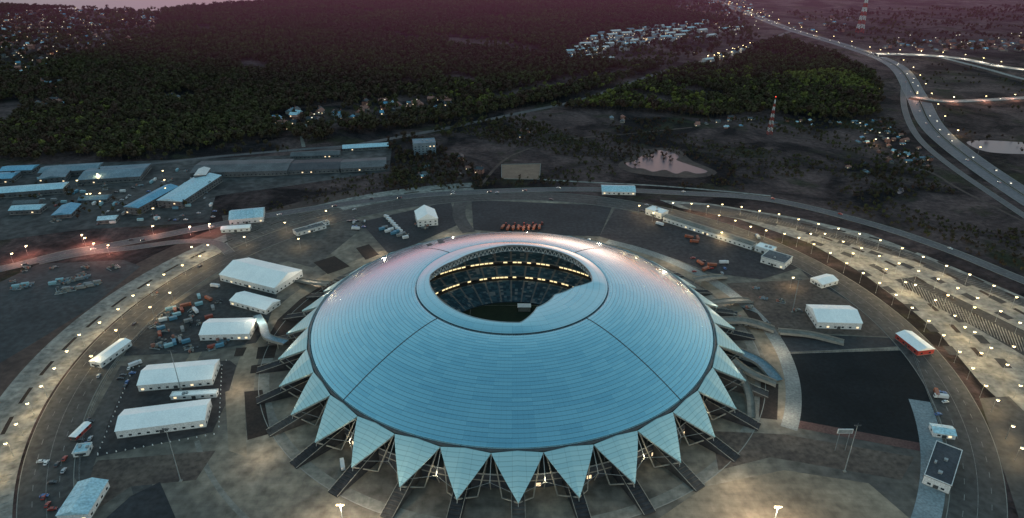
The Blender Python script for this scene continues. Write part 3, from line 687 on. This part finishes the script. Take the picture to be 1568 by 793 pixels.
along(ra,70,4,carsL,'car',3.05); along(rb,90,3,carsL,'car',2.55,flip=True); along(r2,130,3.5,carsL+cars,'car',.25); along(r2[:60],50,-3.5,carsL,'car',.25,flip=True)
# ------------------------------------------------------------------ lamps
def lamp_mesh(h=10,g=.62,name='street_lamp',ml=M_lamp):
    b=MB(); b.beam((0,0,0),(0,0,h),.16,M_steel,.1,n=6); b.beam((0,0,0),(0,0,.6),.35,M_steel,n=8)
    b.beam((0,0,h-.1),(1.2,0,h+.35),.09,M_steel); b.box((1.3,0,h+.42),(g*2,g*1.4,.14),M_steel)
    n=10;vs=[];fs=[]; c=(1.3,0,h+.1)
    for j,(rr,zz) in enumerate(((.02,-1),(.55,-.85),(.9,-.45),(1,0),(.8,.3))):
        for i in range(n): vs.append((c[0]+g*rr*math.cos(2*math.pi*i/n),c[1]+g*rr*math.sin(2*math.pi*i/n),c[2]+zz*g*.85))
    for j in range(4):
        for i in range(n): fs.append((j*n+i,j*n+(i+1)%n,(j+1)*n+(i+1)%n,(j+1)*n+i))
    b.add(vs,fs,ml)
    return b.mesh(name)
LM=lamp_mesh(10,1.0); LS=lamp_mesh(9,1.1,'roadside_lamp'); LT=lamp_mesh(9,1.2,'town_lamp',M_lampc)
lamps=[(308,392),(281,406),(253,420),(229,436),(206,452),(183,473),(155,493),(124,512),(105,537),(86,563),(66,590),(45,617),(28,648),(12,678),(320,375),(-8,715),
 (295,378),(262,448),(232,470),(180,505),(142,545),
 (500,323),(437,341),(375,363),(458,366),
 (978,315),(1000,326),(1030,311),(1058,312),(1083,316),(1105,313),(1135,317),(1162,323),(1192,328),(1222,336),(1252,343),(1283,350),(1315,358),(1347,368),(1380,380),(1412,393),(1448,407),(1483,420),(1520,437),(1555,455),
 (1100,330),(1125,338),(1148,347),(1172,353),(1200,358),(1222,364),(1245,374),(1270,387),(1295,403),(1320,418),(1345,433),(1370,451),(1395,471),(1420,491),(1443,513),(1467,538),(1487,563),(1507,590),(1525,612),(1548,652),(1562,685),
 (1262,358),(1290,370),(1318,380),(1345,392),(1375,403),(1405,415),(1435,427),(1465,441),(1495,456),(1530,476),(1560,494),
 (1400,436),(1430,459),(1460,483),(1490,508),(1515,532),(1540,558),(1560,590),(1104,356),(1213,425),(1240,358),(1490,470),(1450,452),(1550,530),(1305,388),(1355,412),(1385,432),(1475,500),(1500,540)]
def add_lamp(x,y,rot,e=1500,me=LM,z=.06,light=True,h=8.4,col=(1,.74,.38)):
    o=place(me,'street_lamp',(x,y,z),rot=rot)
    if light:
        l=bpy.data.lights.new('lamp_light','POINT'); l.energy=e; l.color=col; l.shadow_soft_size=.5
        q=bpy.data.objects.new('lamp_light',l); root.objects.link(q); q.location=(1.3,0,h); q.parent=o
for u,v in lamps:
    x,y=G(u,v,10); a=math.atan2(y-SY,x); add_lamp(x,y,a+random.uniform(-.2,.2),4200*random.uniform(.75,1.2))
def lamp_line(pts,step,off,e,z=.1,light_every=2,col=(1,.74,.38)):
    P_=np.array(offs(pts,off)); d=np.r_[0,np.cumsum(np.linalg.norm(np.diff(P_,axis=0),axis=1))]; s=10;k=0
    while s<d[-1]:
        x=np.interp(s,d,P_[:,0]);y=np.interp(s,d,P_[:,1])
        if y<3200: add_lamp(x,y,random.random(),e,LS,z,k%light_every==0,8.0,col)
        s+=step;k+=1
lamp_line(hw[:-14],85,20.5,9000,.2,3); lamp_line(ra,45,9.5,26000,3,1,(1,.85,.65)); lamp_line(rb,60,-6,18000,2.5,1,(1,.5,.35)); lamp_line(r2[8:30],60,9,9000,.1,1,(1,.42,.28))
for u,v in((125,365),(143,378),(165,381),(40,382),(290,352),(320,348)):
    x,y=G(u,v,6); add_lamp(x,y,0,9000,LM,col=(1,.4,.28))
def mast(u,v,h,e=0):
    b=MB(); b.beam((0,0,0),(0,0,h),.45,M_steel,.25,n=8); b.box((0,0,.3),(1.6,1.6,.6),M_kerb); b.box((0,0,h),(3.6,.5,.3),M_steel)
    for i in range(-2,3): b.box((i*.8,-.3,h+.4),(.6,.4,.5),M_lamp if e else M_dsteel)
    b.beam((0,0,h),(0,0,h+1.5),.08,M_steel)
    x,y=G(u,v); o=b.obj('floodlight_mast',(x,y,.05))
    if e:
        l=bpy.data.lights.new('flood_light','POINT'); l.energy=e; l.color=(1,.82,.58); l.shadow_soft_size=.8
        q=bpy.data.objects.new('flood_light',l); root.objects.link(q); q.location=(0,-1,h-1); q.parent=o
for a in((277,737,38),(277,597,32),(1293,722,34),(1213,478,30),(1182,815,18,70000),(527,812,18,50000)): mast(*a)
b=MB(); b.beam((3,0,0),(3,0,14),.25,M_steel); b.box((0,0,15),(9,.5,3.2),M_wwall); b.box((0,-.3,15),(8.2,.1,2.6),M_steel); b.beam((-3,0,0),(-3,0,14),.25,M_steel); x,y=G(1286,690); b.obj('billboard',(x,y,.05))
def tower(u,v,h,w,t):
    b=MB(); n=10
    for j in range(n):
        z0=h*j/n;z1=h*(j+1)/n; w0=w*(1-.85*j/n);w1=w*(1-.85*(j+1)/n); m=M_red if j%2==0 else M_wwall
        c=[(1,1),(-1,1),(-1,-1),(1,-1)]
        for i in range(4):
            a,b2=c[i],c[(i+1)%4]
            b.beam((a[0]*w0,a[1]*w0,z0),(a[0]*w1,a[1]*w1,z1),t,m); b.beam((a[0]*w0,a[1]*w0,z0),(b2[0]*w1,b2[1]*w1,z1),t*.5,m); b.beam((b2[0]*w0,b2[1]*w0,z0),(a[0]*w1,a[1]*w1,z1),t*.5,m)
            b.beam((a[0]*w1,a[1]*w1,z1),(b2[0]*w1,b2[1]*w1,z1),t*.5,m)
    b.beam((0,0,h),(0,0,h*1.08),t*.6,M_red); b.box((0,0,h*1.08),(1.2,1.2,1.2),M_tail)
    b.box((0,0,h*.9),(w*.6,w*.6,1.5),M_steel)
    x,y=G(u,v); b.obj('lattice_tower',(x,y,0))
tower(1316,50,112,8,1.0); tower(1178,206,52,3.2,.3)
b=MB()
for pl in (GP([(1206,542),(1395,536),(1440,655)]),arc(286,170,230,40)):
    P_=np.array(pl); d=np.r_[0,np.cumsum(np.linalg.norm(np.diff(P_,axis=0),axis=1))]; s=0; last=None
    while s<d[-1]:
        p=(np.interp(s,d,P_[:,0]),np.interp(s,d,P_[:,1])); b.beam((*p,0),(*p,2.2),.12,M_dsteel)
        if last:
            for z in(.4,2.1): b.beam((*last,z),(*p,z),.08,M_steel)
        last=p; s+=3
b.obj('site_fence')
b=MB()
for pl in (GP([(150,695),(205,562),(352,552)]),GP([(150,697),(330,665)]),GP([(340,560),(335,660)])):
    P_=np.array(pl); d=np.r_[0,np.cumsum(np.linalg.norm(np.diff(P_,axis=0),axis=1))]; s=0
    while s<d[-1]:
        b.box((np.interp(s,d,P_[:,0]),np.interp(s,d,P_[:,1]),.6),(.6,.6,.9),M_wwall,taper=.5); s+=5
b.obj('traffic_barriers')
b=MB()
def gang(px,w,z0,z1,m=M_pave2,world=None):
    pts=smooth(GP(px),8); n=len(pts)-1; zz=[z0+(z1-z0)*i/n for i in range(n+1)]
    ribbon_into(b,pts,w,zz,m); 
    for s in(-1,1):
        l=offs(pts,s*w/2); 
        b.add([(x,y,z+1.1) for (x,y),z in zip(l,zz)]+[(x,y,max(.05,z-1.0)) for (x,y),z in zip(l,zz)],[(i,i+1,n+2+i,n+1+i) for i in range(n)],M_kerb)
    for i in range(0,n,4): b.beam((*pts[i],0),(*pts[i],zz[i]-.1),.6,M_cream)
gang([(1105,545),(1135,552),(1165,563),(1190,585)],9,9,1.2,M_bgrey); gang([(1120,565),(1150,580),(1188,590)],6,8,1.2)
gang([(1095,505),(1140,500),(1185,508)],8,9,2); gang([(1192,512),(1240,515),(1292,526)],7,3,.6); gang([(395,492),(405,510),(412,528),(440,538)],6,6,8,M_bgrey); gang([(1080,478),(1120,468),(1150,462)],6,9,1)
gang([(1062,442),(1085,432),(1110,425)],6,9,1); gang([(1128,580),(1145,610),(1150,640)],5,8,.8); gang([(505,448),(480,440),(455,430)],5,9,1)
b.obj('access_ramps')
# ------------------------------------------------------------------ vegetation
def leaf_mat(name,cols,k=.22):
    m,nt,bs=newmat(name); N=nt.nodes;L=nt.links
    oi=N.new('ShaderNodeObjectInfo'); g=N.new('ShaderNodeNewGeometry')
    n=N.new('ShaderNodeTexNoise'); n.inputs['Scale'].default_value=.0035; n.inputs['Detail'].default_value=5; n.inputs['Roughness'].default_value=.6; L.new(g.outputs['Position'],n.inputs['Vector'])
    ma=N.new('ShaderNodeMath'); ma.operation='MULTIPLY_ADD'; ma.inputs[1].default_value=k; L.new(oi.outputs['Random'],ma.inputs[0]); L.new(n.outputs['Fac'],ma.inputs[2])
    r=N.new('ShaderNodeValToRGB'); e=r.color_ramp.elements; e[0].position=.45; e[0].color=(*cols[0],1); e[1].position=.85; e[1].color=(*cols[2],1); x=e.new(.63); x.color=(*cols[1],1)
    L.new(ma.outputs[0],r.inputs['Fac']); L.new(r.outputs['Color'],bs.inputs['Base Color']); bs.inputs['Roughness'].default_value=.9; bs.inputs['Specular IOR Level'].default_value=.05
    return m
M_leaf=leaf_mat('foliage',((.058,.034,.029),(.050,.040,.026),(.062,.062,.028)),.3)
M_leafg=leaf_mat('foliage_green',((.085,.08,.03),(.115,.115,.036),(.15,.145,.042)),.3)
M_trunk=mat('bark',(.05,.04,.035),(.07,.055,.05),.5,.95)
def tree_mesh(seed,ml,h=12,cr=4.6,n=64,leaf=1.9):
    R=random.Random(seed); b=MB(); b.beam((0,0,0),(R.uniform(-.3,.3),R.uniform(-.3,.3),h*.6),.35,M_trunk,.15,n=4)
    for i in range(4):
        a=i*1.57+R.random(); z=h*R.uniform(.35,.6); b.beam((0,0,z),(math.cos(a)*cr*.6,math.sin(a)*cr*.6,z+h*.22),.14,M_trunk,.05,n=3)
    lobes=[(R.uniform(-.5,.5)*cr,R.uniform(-.5,.5)*cr,h*R.uniform(.5,.85),cr*R.uniform(.45,.7)) for _ in range(6)]
    for i in range(n):
        lx,ly,lz,lr=R.choice(lobes); d=Vector((R.gauss(0,1),R.gauss(0,1),R.gauss(.3,1))).normalized()*lr*R.uniform(.6,1.05)
        c=Vector((lx,ly,lz))+d; nn=(d.normalized()+Vector((R.uniform(-.8,.8),R.uniform(-.8,.8),R.uniform(-.3,.8)))).normalized(); t=nn.orthogonal().normalized(); s=nn.cross(t); w=leaf*R.uniform(.5,1.1)
        k=R.uniform(.3,1); b.add([c-t*w,c-s*w*k,c+t*w*.8,c+s*w],[(0,1,2,3)],ml)
    return b.mesh('tree_crown')
def proto(coll,meshes):
    c=bpy.data.collections.new(coll)
    for me in meshes: c.objects.link(bpy.data.objects.new(me.name,me))
    return c
CF=proto('forest_trees',[tree_mesh(i,M_leaf,12+i,4.4+i*.3) for i in range(5)])
CG=proto('green_trees',[tree_mesh(20+i,M_leafg,12+i,5) for i in range(3)])
CS=proto('shrub_protos',[tree_mesh(40+i,M_leaf,3.4,2.4,30,.9) for i in range(3)])
def scatter(name,pts,scs,coll):
    me=bpy.data.meshes.new(name); me.from_pydata([(float(x),float(y),0.0) for x,y in pts],[],[])
    at=me.attributes.new('sc','FLOAT','POINT'); at.data.foreach_set('value',np.array(scs,dtype=np.float32))
    o=place(me,name)
    ng=bpy.data.node_groups.new(name+'_scatter','GeometryNodeTree')
    ng.interface.new_socket('Geometry',in_out='INPUT',socket_type='NodeSocketGeometry'); ng.interface.new_socket('Geometry',in_out='OUTPUT',socket_type='NodeSocketGeometry')
    N=ng.nodes;L=ng.links; gi=N.new('NodeGroupInput');go=N.new('NodeGroupOutput')
    ip=N.new('GeometryNodeInstanceOnPoints'); ci=N.new('GeometryNodeCollectionInfo'); ci.inputs['Collection'].default_value=coll; ci.inputs['Separate Children'].default_value=True; ci.inputs['Reset Children'].default_value=True
    ip.inputs['Pick Instance'].default_value=True
    ri=N.new('FunctionNodeRandomValue'); ri.data_type='INT'; ri.inputs[4].default_value=0; ri.inputs[5].default_value=10
    rv=N.new('FunctionNodeRandomValue'); rv.data_type='FLOAT_VECTOR'; rv.inputs[0].default_value=(-.08,-.08,0); rv.inputs[1].default_value=(.08,.08,6.28)
    na=N.new('GeometryNodeInputNamedAttribute'); na.data_type='FLOAT'; na.inputs['Name'].default_value='sc'
    L.new(gi.outputs[0],ip.inputs['Points']); L.new(ci.outputs[0],ip.inputs['Instance']); L.new(ri.outputs[2],ip.inputs['Instance Index']); L.new(rv.outputs[0],ip.inputs['Rotation'])
    L.new(na.outputs['Attribute'],ip.inputs['Scale']); L.new(ip.outputs[0],go.inputs[0])
    md=o.modifiers.new('scatter','NODES'); md.node_group=ng
def inpoly(X,Y,poly):
    ins=np.zeros(len(X),bool); n=len(poly)
    for i in range(n):
        x1,y1=poly[i];x2,y2=poly[(i+1)%n]
        if y1==y2: continue
        c=((y1>Y)!=(y2>Y))&(X<(x2-x1)*(Y-y1)/(y2-y1)+x1); ins^=c
    return ins
def dist_line(X,Y,pts):
    D=np.full(len(X),1e9)
    for a,b_ in zip(pts[:-1],pts[1:]):
        a=np.array(a);b_=np.array(b_); ab=b_-a; t=np.clip(((X-a[0])*ab[0]+(Y-a[1])*ab[1])/(ab@ab+1e-9),0,1)
        D=np.minimum(D,np.hypot(X-a[0]-t*ab[0],Y-a[1]-t*ab[1]))
    return D
def grid(x0,x1,y0,y1,s):
    X,Y=np.meshgrid(np.arange(x0,x1,s),np.arange(y0,y1,s)); X=X.ravel()+rng.uniform(-.5,.5,X.size)*s; Y=Y.ravel()+rng.uniform(-.5,.5,Y.size)*s; return X,Y
forest_poly=GP([(-700,255),(0,243),(60,250),(100,240),(200,248),(260,232),(330,226),(440,210),(470,222),(540,206),(640,196),(760,178),(860,168),(960,170),(1080,182),(1180,176),(1300,186),(1345,180),(1350,150),(1340,118),(1290,92),(1200,62),(1160,60),(1130,20),(1080,-5)])+[(1500,4200),(-6000,4200),(-4500,1500)]
clear=[GP(q) for q in ([(0,20),(120,14),(250,16),(240,60),(150,80),(60,110),(0,120),(-400,140),(-400,30)],[(410,182),(450,168),(600,150),(700,152),(705,172),(560,192),(430,200)],
 [(862,78),(900,56),(1080,36),(1160,36),(1165,62),(1110,108),(1060,104),(960,100),(870,92)],[(240,145),(300,145),(300,155),(240,157)],[(48,156),(100,152),(100,168),(50,170)],[(1040,0),(1180,0),(1200,40),(1100,34),(1030,16)],[(60,126),(100,125),(100,136),(60,137)],
 [(740,150),(860,120),(960,104),(980,112),(870,134),(760,158)],[(630,52),(760,60),(850,80),(840,88),(700,72)]) ]
X,Y=grid(-2600,2600,840,3250,8.5)
vis=np.abs(X)<(.82*Y+250)
ins=inpoly(X,Y,forest_poly)&vis
for c in clear: ins&=~(inpoly(X,Y,c)&(rng.random(len(X))>.16))
fr_pts=smooth(GP([(470,235),(600,212),(700,193),(800,172),(900,150),(1000,115),(1080,92),(1150,70),(1210,48)]),4)
ins&=dist_line(X,Y,fr_pts)>20; ins&=dist_line(X,Y,hw[::4])>34
ins&=~inpoly(X,Y,RIV)
gap=(np.sin(X*.011+np.sin(Y*.007)*2)+np.sin(Y*.013+X*.004)+.5*np.sin(X*.05+Y*.03))<-1.9; ins&=~gap
X,Y=X[ins],Y[ins]
green=[GP(q) for q in ([(880,165),(900,140),(1010,112),(1150,108),(1165,150),(1080,180),(960,168)],[(1160,170),(1180,120),(1290,110),(1340,140),(1345,180),(1240,182)],[(720,168),(860,140),(960,118),(980,105),(860,128),(740,150)],[(0,190),(160,160),(300,190),(400,210),(200,245),(0,240)],[(560,140),(700,120),(760,150),(700,180)])]
gs=(np.sin(X*.009+1)+np.sin(Y*.012+X*.006)+np.sin(X*.03+Y*.02)*.6)
ig=np.zeros(len(X),bool)
for i,q in enumerate(green): ig|=inpoly(X,Y,q)&(rng.random(len(X))<np.clip((.55+gs*.22) if i<3 else (.05+gs*.08),0,.9))
scatter('forest',list(zip(X[~ig],Y[~ig])),rng.uniform(.7,1.3,(~ig).sum()),CF)
scatter('spring_woodland',list(zip(X[ig],Y[ig])),rng.uniform(.7,1.2,ig.sum()),CG)
print('trees',len(X))
X,Y=grid(-6000,6000,3250,8000,26); k=~inpoly(X,Y,RIV); scatter('distant_forest',list(zip(X[k],Y[k])),rng.uniform(1.6,2.6,k.sum()),CF)
pts=[];sc=[]
def fill(poly,n,s0,s1):
    poly=GP(poly); xs=[p[0] for p in poly]; ys=[p[1] for p in poly]; X=rng.uniform(min(xs),max(xs),n); Y=rng.uniform(min(ys),max(ys),n)
    k=inpoly(X,Y,poly)&(dist_line(X,Y,hw[::4])>24)&(dist_line(X,Y,r2[::4])>12)
    cl=(np.sin(X*.03+np.sin(Y*.02)*2)+np.sin(Y*.027+X*.01)+.5*np.sin(X*.11+Y*.07))>-.3; k&=cl
    for x,y in zip(X[k],Y[k]): pts.append((x,y)); sc.append(random.uniform(s0,s1))
fill([(585,215),(760,180),(870,180),(760,250),(735,290),(590,296)],1500,.3,.75)
fill([(1080,182),(1360,180),(1420,240),(1440,290),(1380,300),(1280,240),(1100,200)],1300,.25,.6)
fill([(1180,250),(1400,290),(1568,360),(1568,410),(1400,350),(1200,300)],300,.2,.5)
fill([(1200,20),(1568,10),(1568,80),(1400,80),(1300,60)],2500,.5,1)
fill([(1370,95),(1568,108),(1568,145),(1420,150)],200,.3,.6)
fill([(430,190),(700,150),(730,170),(640,195),(470,215)],500,.4,.9)
fill([(0,20),(250,16),(240,60),(150,80),(0,120)],2500,.6,1.1)
fill([(0,245),(330,228),(450,222),(440,235),(120,250),(0,262)],260,.4,.8)
fill([(820,200),(1000,180),(1060,200),(960,230),(840,240)],350,.25,.6)
fill([(1430,170),(1568,165),(1568,300),(1480,230)],250,.3,.6)
fill([(0,250),(330,240),(330,330),(0,350)],160,.3,.6)
scatter('scrub_trees',pts,sc,CF)
pts=[];sc=[]
fill([(600,215),(870,180),(1080,185),(1300,230),(1568,330),(1568,420),(1300,330),(1100,296),(830,285),(600,300)],7000,.5,1.2)
fill([(330,290),(590,265),(600,300),(430,322),(330,335)],600,.4,1)
scatter('shrubs',pts,sc,CS)
# ------------------------------------------------------------------ houses
def house_mesh(k,w,d,h,rh,mr,mw,lit):
    b=MB(); b.box((0,0,h/2),(w,d,h),mw); o=.5
    b.add([(-w/2-o,-d/2-o,h+.02),(w/2+o,-d/2-o,h+.02),(w/2+o,0,h+rh),(-w/2-o,0,h+rh),(-w/2-o,d/2+o,h+.02),(w/2+o,d/2+o,h+.02)],[(0,1,2,3),(3,2,5,4),(0,3,4),(1,5,2),(0,4,5,1)],mr)
    b.box((w*.25,d*.15,h+rh),(.8,.8,1.8),M_brick)
    n=max(2,int(w/3))
    for s in range(max(1,int(h/3))):
        for i in range(n): b.box((-w/2+w*(i+.5)/n,-d/2-.03,s*3+1.6),(1.3,.1,1.4),M_win if (i+s)%lit==0 else M_glass); b.box((-w/2+w*(i+.5)/n,d/2+.03,s*3+1.6),(1.3,.1,1.4),M_glass)
    b.box((0,-d/2-.5,1.1),(1.4,1.0,2.2),mw); return b.mesh('house%d'%k)
M_plas=mat('plaster_wall',(.15,.14,.13),(.24,.22,.2),.1,.9)
rfs=[M_brick,M_blue,M_bgrey,M_grey,M_dark,M_brick,M_lblue,M_dark]
hs=[house_mesh(i,random.uniform(8,13),random.uniform(7,10),random.choice((3,3.4,6)),random.uniform(2,3.5),rfs[i],random.choice((M_brick,M_plas,M_plas)),3 if i%3==0 else 9) for i in range(8)]
def village(poly,n,sc=1.0,name='house',ms=hs):
    poly=GP(poly); xs=[p[0] for p in poly]; ys=[p[1] for p in poly]; c=0;t=0
    while c<n and t<n*60:
        t+=1; x=random.uniform(min(xs),max(xs)); y=random.uniform(min(ys),max(ys))
        if inpoly(np.array([x]),np.array([y]),poly)[0]: place(random.choice(ms),name,(x,y,0),rot=random.choice((0,1.57))+random.uniform(-.3,.3),sc=sc*random.uniform(.8,1.2)); c+=1
village([(412,185),(450,170),(520,166),(520,186),(430,200)],26,1.2); village([(520,162),(700,150),(700,165),(530,188)],30,1.1)
village([(0,22),(120,14),(250,18),(240,58),(150,78),(60,110),(0,120)],280,1.1); village([(0,22),(0,120),(-300,140),(-300,30)],50,1.1)
village([(1040,4),(1150,0),(1190,30),(1100,34),(1040,20)],100,1.0); village([(240,147),(300,146),(300,153),(240,155)],5); village([(55,126),(98,127),(98,134),(58,135)],5,1.3); village([(48,158),(96,154),(98,165),(52,168)],6,1.2)
village([(1300,188),(1350,184),(1420,235),(1430,270),(1370,260),(1310,222)],60,.6); village([(1060,182),(1130,180),(1300,186),(1300,200),(1060,196)],22,.65); village([(640,240),(735,240),(735,282),(640,280)],9,.8)
village([(1340,64),(1568,62),(1568,78),(1360,78)],50,1.0); village([(930,178),(1000,188),(960,200)],4,.7); village([(780,205),(830,195),(800,215)],3,.6); village([(1280,255),(1330,250),(1350,280)],3,.7); village([(1200,28),(1300,24),(1300,50),(1220,48)],20,.9)
def apt_mesh(i,w,mr):
    b=MB(); h=9; b.box((0,0,h/2),(w,12,h),mat('block_wall',(.34,.34,.34),(.44,.43,.42),.1,.8))
    b.add([(-w/2,-6.3,h+.02),(w/2,-6.3,h+.02),(w/2,0,h+2.2),(-w/2,0,h+2.2),(-w/2,6.3,h+.02),(w/2,6.3,h+.02)],[(0,1,2,3),(3,2,5,4),(0,3,4),(1,5,2),(0,4,5,1)],mr)
    n=int(w/4)
    for s in range(3):
        for k in range(n): b.box((-w/2+w*(k+.5)/n,-6.03,s*2.9+1.7),(1.6,.1,1.5),M_win if random.random()<.08 else M_glass)
    for k in range(3): b.box((-w/3+k*w/3,-6.5,1.4),(2.4,1,2.8),M_grey); b.box((-w/3+k*w/3,1,h+2),(1,1,1.6),M_brick)
    return b.mesh('apt%d'%i)
ap=[apt_mesh(i,w,m) for i,(w,m) in enumerate(((30,M_wwall),(22,M_bgrey),(34,M_lblue)))]
for r in range(7):
    for c in range(8):
        u=868+c*22+r*9+random.uniform(-2,2); v=88-c*2.7-r*5.6
        if (r<1 and c>4) or random.random()<.12: continue
        x,y=G(u,v); place(random.choice(ap),'apartment_building',(x,y,0),rot=.28)
for u,v in((880,92),(905,90),(930,94),(1070,62),(1090,58),(1075,50),(1110,48),(1130,46),(1085,96),(1105,90),(1125,84),(1140,80)): x,y=G(u,v); place(random.choice(ap),'apartment_building',(x,y,0),rot=.5)
def lamps_in(poly,n,me=None):
    poly=GP(poly); xs=[p[0] for p in poly]; ys=[p[1] for p in poly]; c=0
    while c<n:
        x=random.uniform(min(xs),max(xs)); y=random.uniform(min(ys),max(ys))
        if inpoly(np.array([x]),np.array([y]),poly)[0]: add_lamp(x,y,random.random(),9000,me or LT,0,c%5==0,8.0); c+=1
lamps_in([(0,22),(120,14),(230,20),(200,50),(60,100),(0,110)],46); lamps_in([(1000,50),(1180,8),(1190,40),(1080,100)],26); lamps_in([(870,92),(900,56),(1060,46),(1060,60)],14)
lamps_in([(1340,60),(1568,55),(1568,76),(1400,78)],14); lamps_in([(440,170),(690,152),(690,165),(440,200)],7); lamps_in([(0,268),(330,260),(320,330),(20,340)],9,LM); lamps_in([(1050,100),(1150,70),(1180,60),(1100,98)],16,LS)
lamps_in([(1300,190),(1400,210),(1420,260),(1340,240)],4)
# ------------------------------------------------------------------ dusk haze over the far woods, painted as a self-glowing volume
m=bpy.data.materials.new('haze_glow'); m.use_nodes=True; nt=m.node_tree; nt.nodes.remove(nt.nodes['Principled BSDF'])
em=nt.nodes.new('ShaderNodeEmission'); em.inputs['Color'].default_value=(.72,.21,.42,1); em.inputs['Strength'].default_value=.00007
nt.links.new(em.outputs[0],nt.nodes['Material Output'].inputs['Volume'])
b=MB(); nu,nv=48,12; vs=[];fs=[]
for j in range(nv+1):
    ph=math.pi*j/nv
    for i in range(nu): t=2*math.pi*i/nu; vs.append((2100*math.sin(ph)*math.cos(t)+100,1900*math.sin(ph)*math.sin(t)+3150,170*math.cos(ph)))
for j in range(nv):
    for i in range(nu): fs.append((j*nu+i,(j+1)*nu+i,(j+1)*nu+(i+1)%nu,j*nu+(i+1)%nu))
b.add(vs,fs,m); b.obj('haze')
# ------------------------------------------------------------------ sky, sun
w=bpy.data.worlds.new('World'); scene.world=w; w.use_nodes=True; nt=w.node_tree; N=nt.nodes;L=nt.links
bg=N['Background']; sky=N.new('ShaderNodeTexSky'); sky.sky_type='NISHITA'; sky.sun_disc=False; sky.sun_elevation=math.radians(3); sky.sun_rotation=math.radians(10)
L.new(sky.outputs[0],bg.inputs['Color']); bg.inputs['Strength'].default_value=.05
tc=N.new('ShaderNodeTexCoord'); sp=N.new('ShaderNodeSeparateXYZ'); L.new(tc.outputs['Generated'],sp.inputs[0])
r=N.new('ShaderNodeValToRGB'); e=r.color_ramp.elements; e[0].position=0; e[0].color=(.92,1.0,.98,1); e[1].position=1; e[1].color=(.16,.35,.48,1); x=e.new(.4); x.color=(.66,.92,1.0,1); x=e.new(.75); x.color=(.27,.54,.67,1)
L.new(sp.outputs[2],r.inputs['Fac'])
def MM(op,a,b_):
    n=N.new('ShaderNodeMath'); n.operation=op; n.use_clamp=True
    for i,v in enumerate((a,b_)):
        if isinstance(v,(int,float)): n.inputs[i].default_value=v
        else: L.new(v,n.inputs[i])
    return n.outputs[0]
mr=N.new('ShaderNodeMapRange'); mr.inputs['From Min'].default_value=.02; mr.inputs['From Max'].default_value=.5; mr.inputs['To Min'].default_value=1; mr.inputs['To Max'].default_value=0; L.new(sp.outputs[2],mr.inputs['Value'])
my=N.new('ShaderNodeMapRange'); my.inputs['From Min'].default_value=.72; my.inputs['From Max'].default_value=.95; L.new(sp.outputs[1],my.inputs['Value'])
fac=MM('MULTIPLY',mr.outputs[0],my.outputs[0])
mx=N.new('ShaderNodeMix'); mx.data_type='RGBA'; L.new(fac,mx.inputs['Factor']); L.new(r.outputs['Color'],mx.inputs['A']); mx.inputs['B'].default_value=(1.25,.42,.68,1)
bg2=N.new('ShaderNodeBackground'); L.new(mx.outputs['Result'],bg2.inputs['Color']); bg2.inputs['Strength'].default_value=.78
ad=N.new('ShaderNodeAddShader'); L.new(bg.outputs[0],ad.inputs[0]); L.new(bg2.outputs[0],ad.inputs[1]); L.new(ad.outputs[0],N['World Output'].inputs['Surface'])
l=bpy.data.lights.new('sun','SUN'); l.energy=.12; l.angle=math.radians(12); l.color=(1,.75,.65)
o=bpy.data.objects.new('sun',l); root.objects.link(o)
d=Vector((math.sin(math.radians(10))*math.cos(math.radians(3)),math.cos(math.radians(10))*math.cos(math.radians(3)),math.sin(math.radians(3))))
o.rotation_euler=d.to_track_quat('Z','Y').to_euler()
# ------------------------------------------------------------------ camera
c=bpy.data.cameras.new('camera'); c.sensor_width=36; c.lens=36*F/1568; c.clip_end=60000; c.clip_start=1
o=bpy.data.objects.new('camera',c); root.objects.link(o); o.location=(0,0,H); o.rotation_euler=(math.pi/2-P,0,0); scene.camera=o
scene.view_settings.view_transform='Standard'; scene.view_settings.look='None'; scene.view_settings.exposure=0
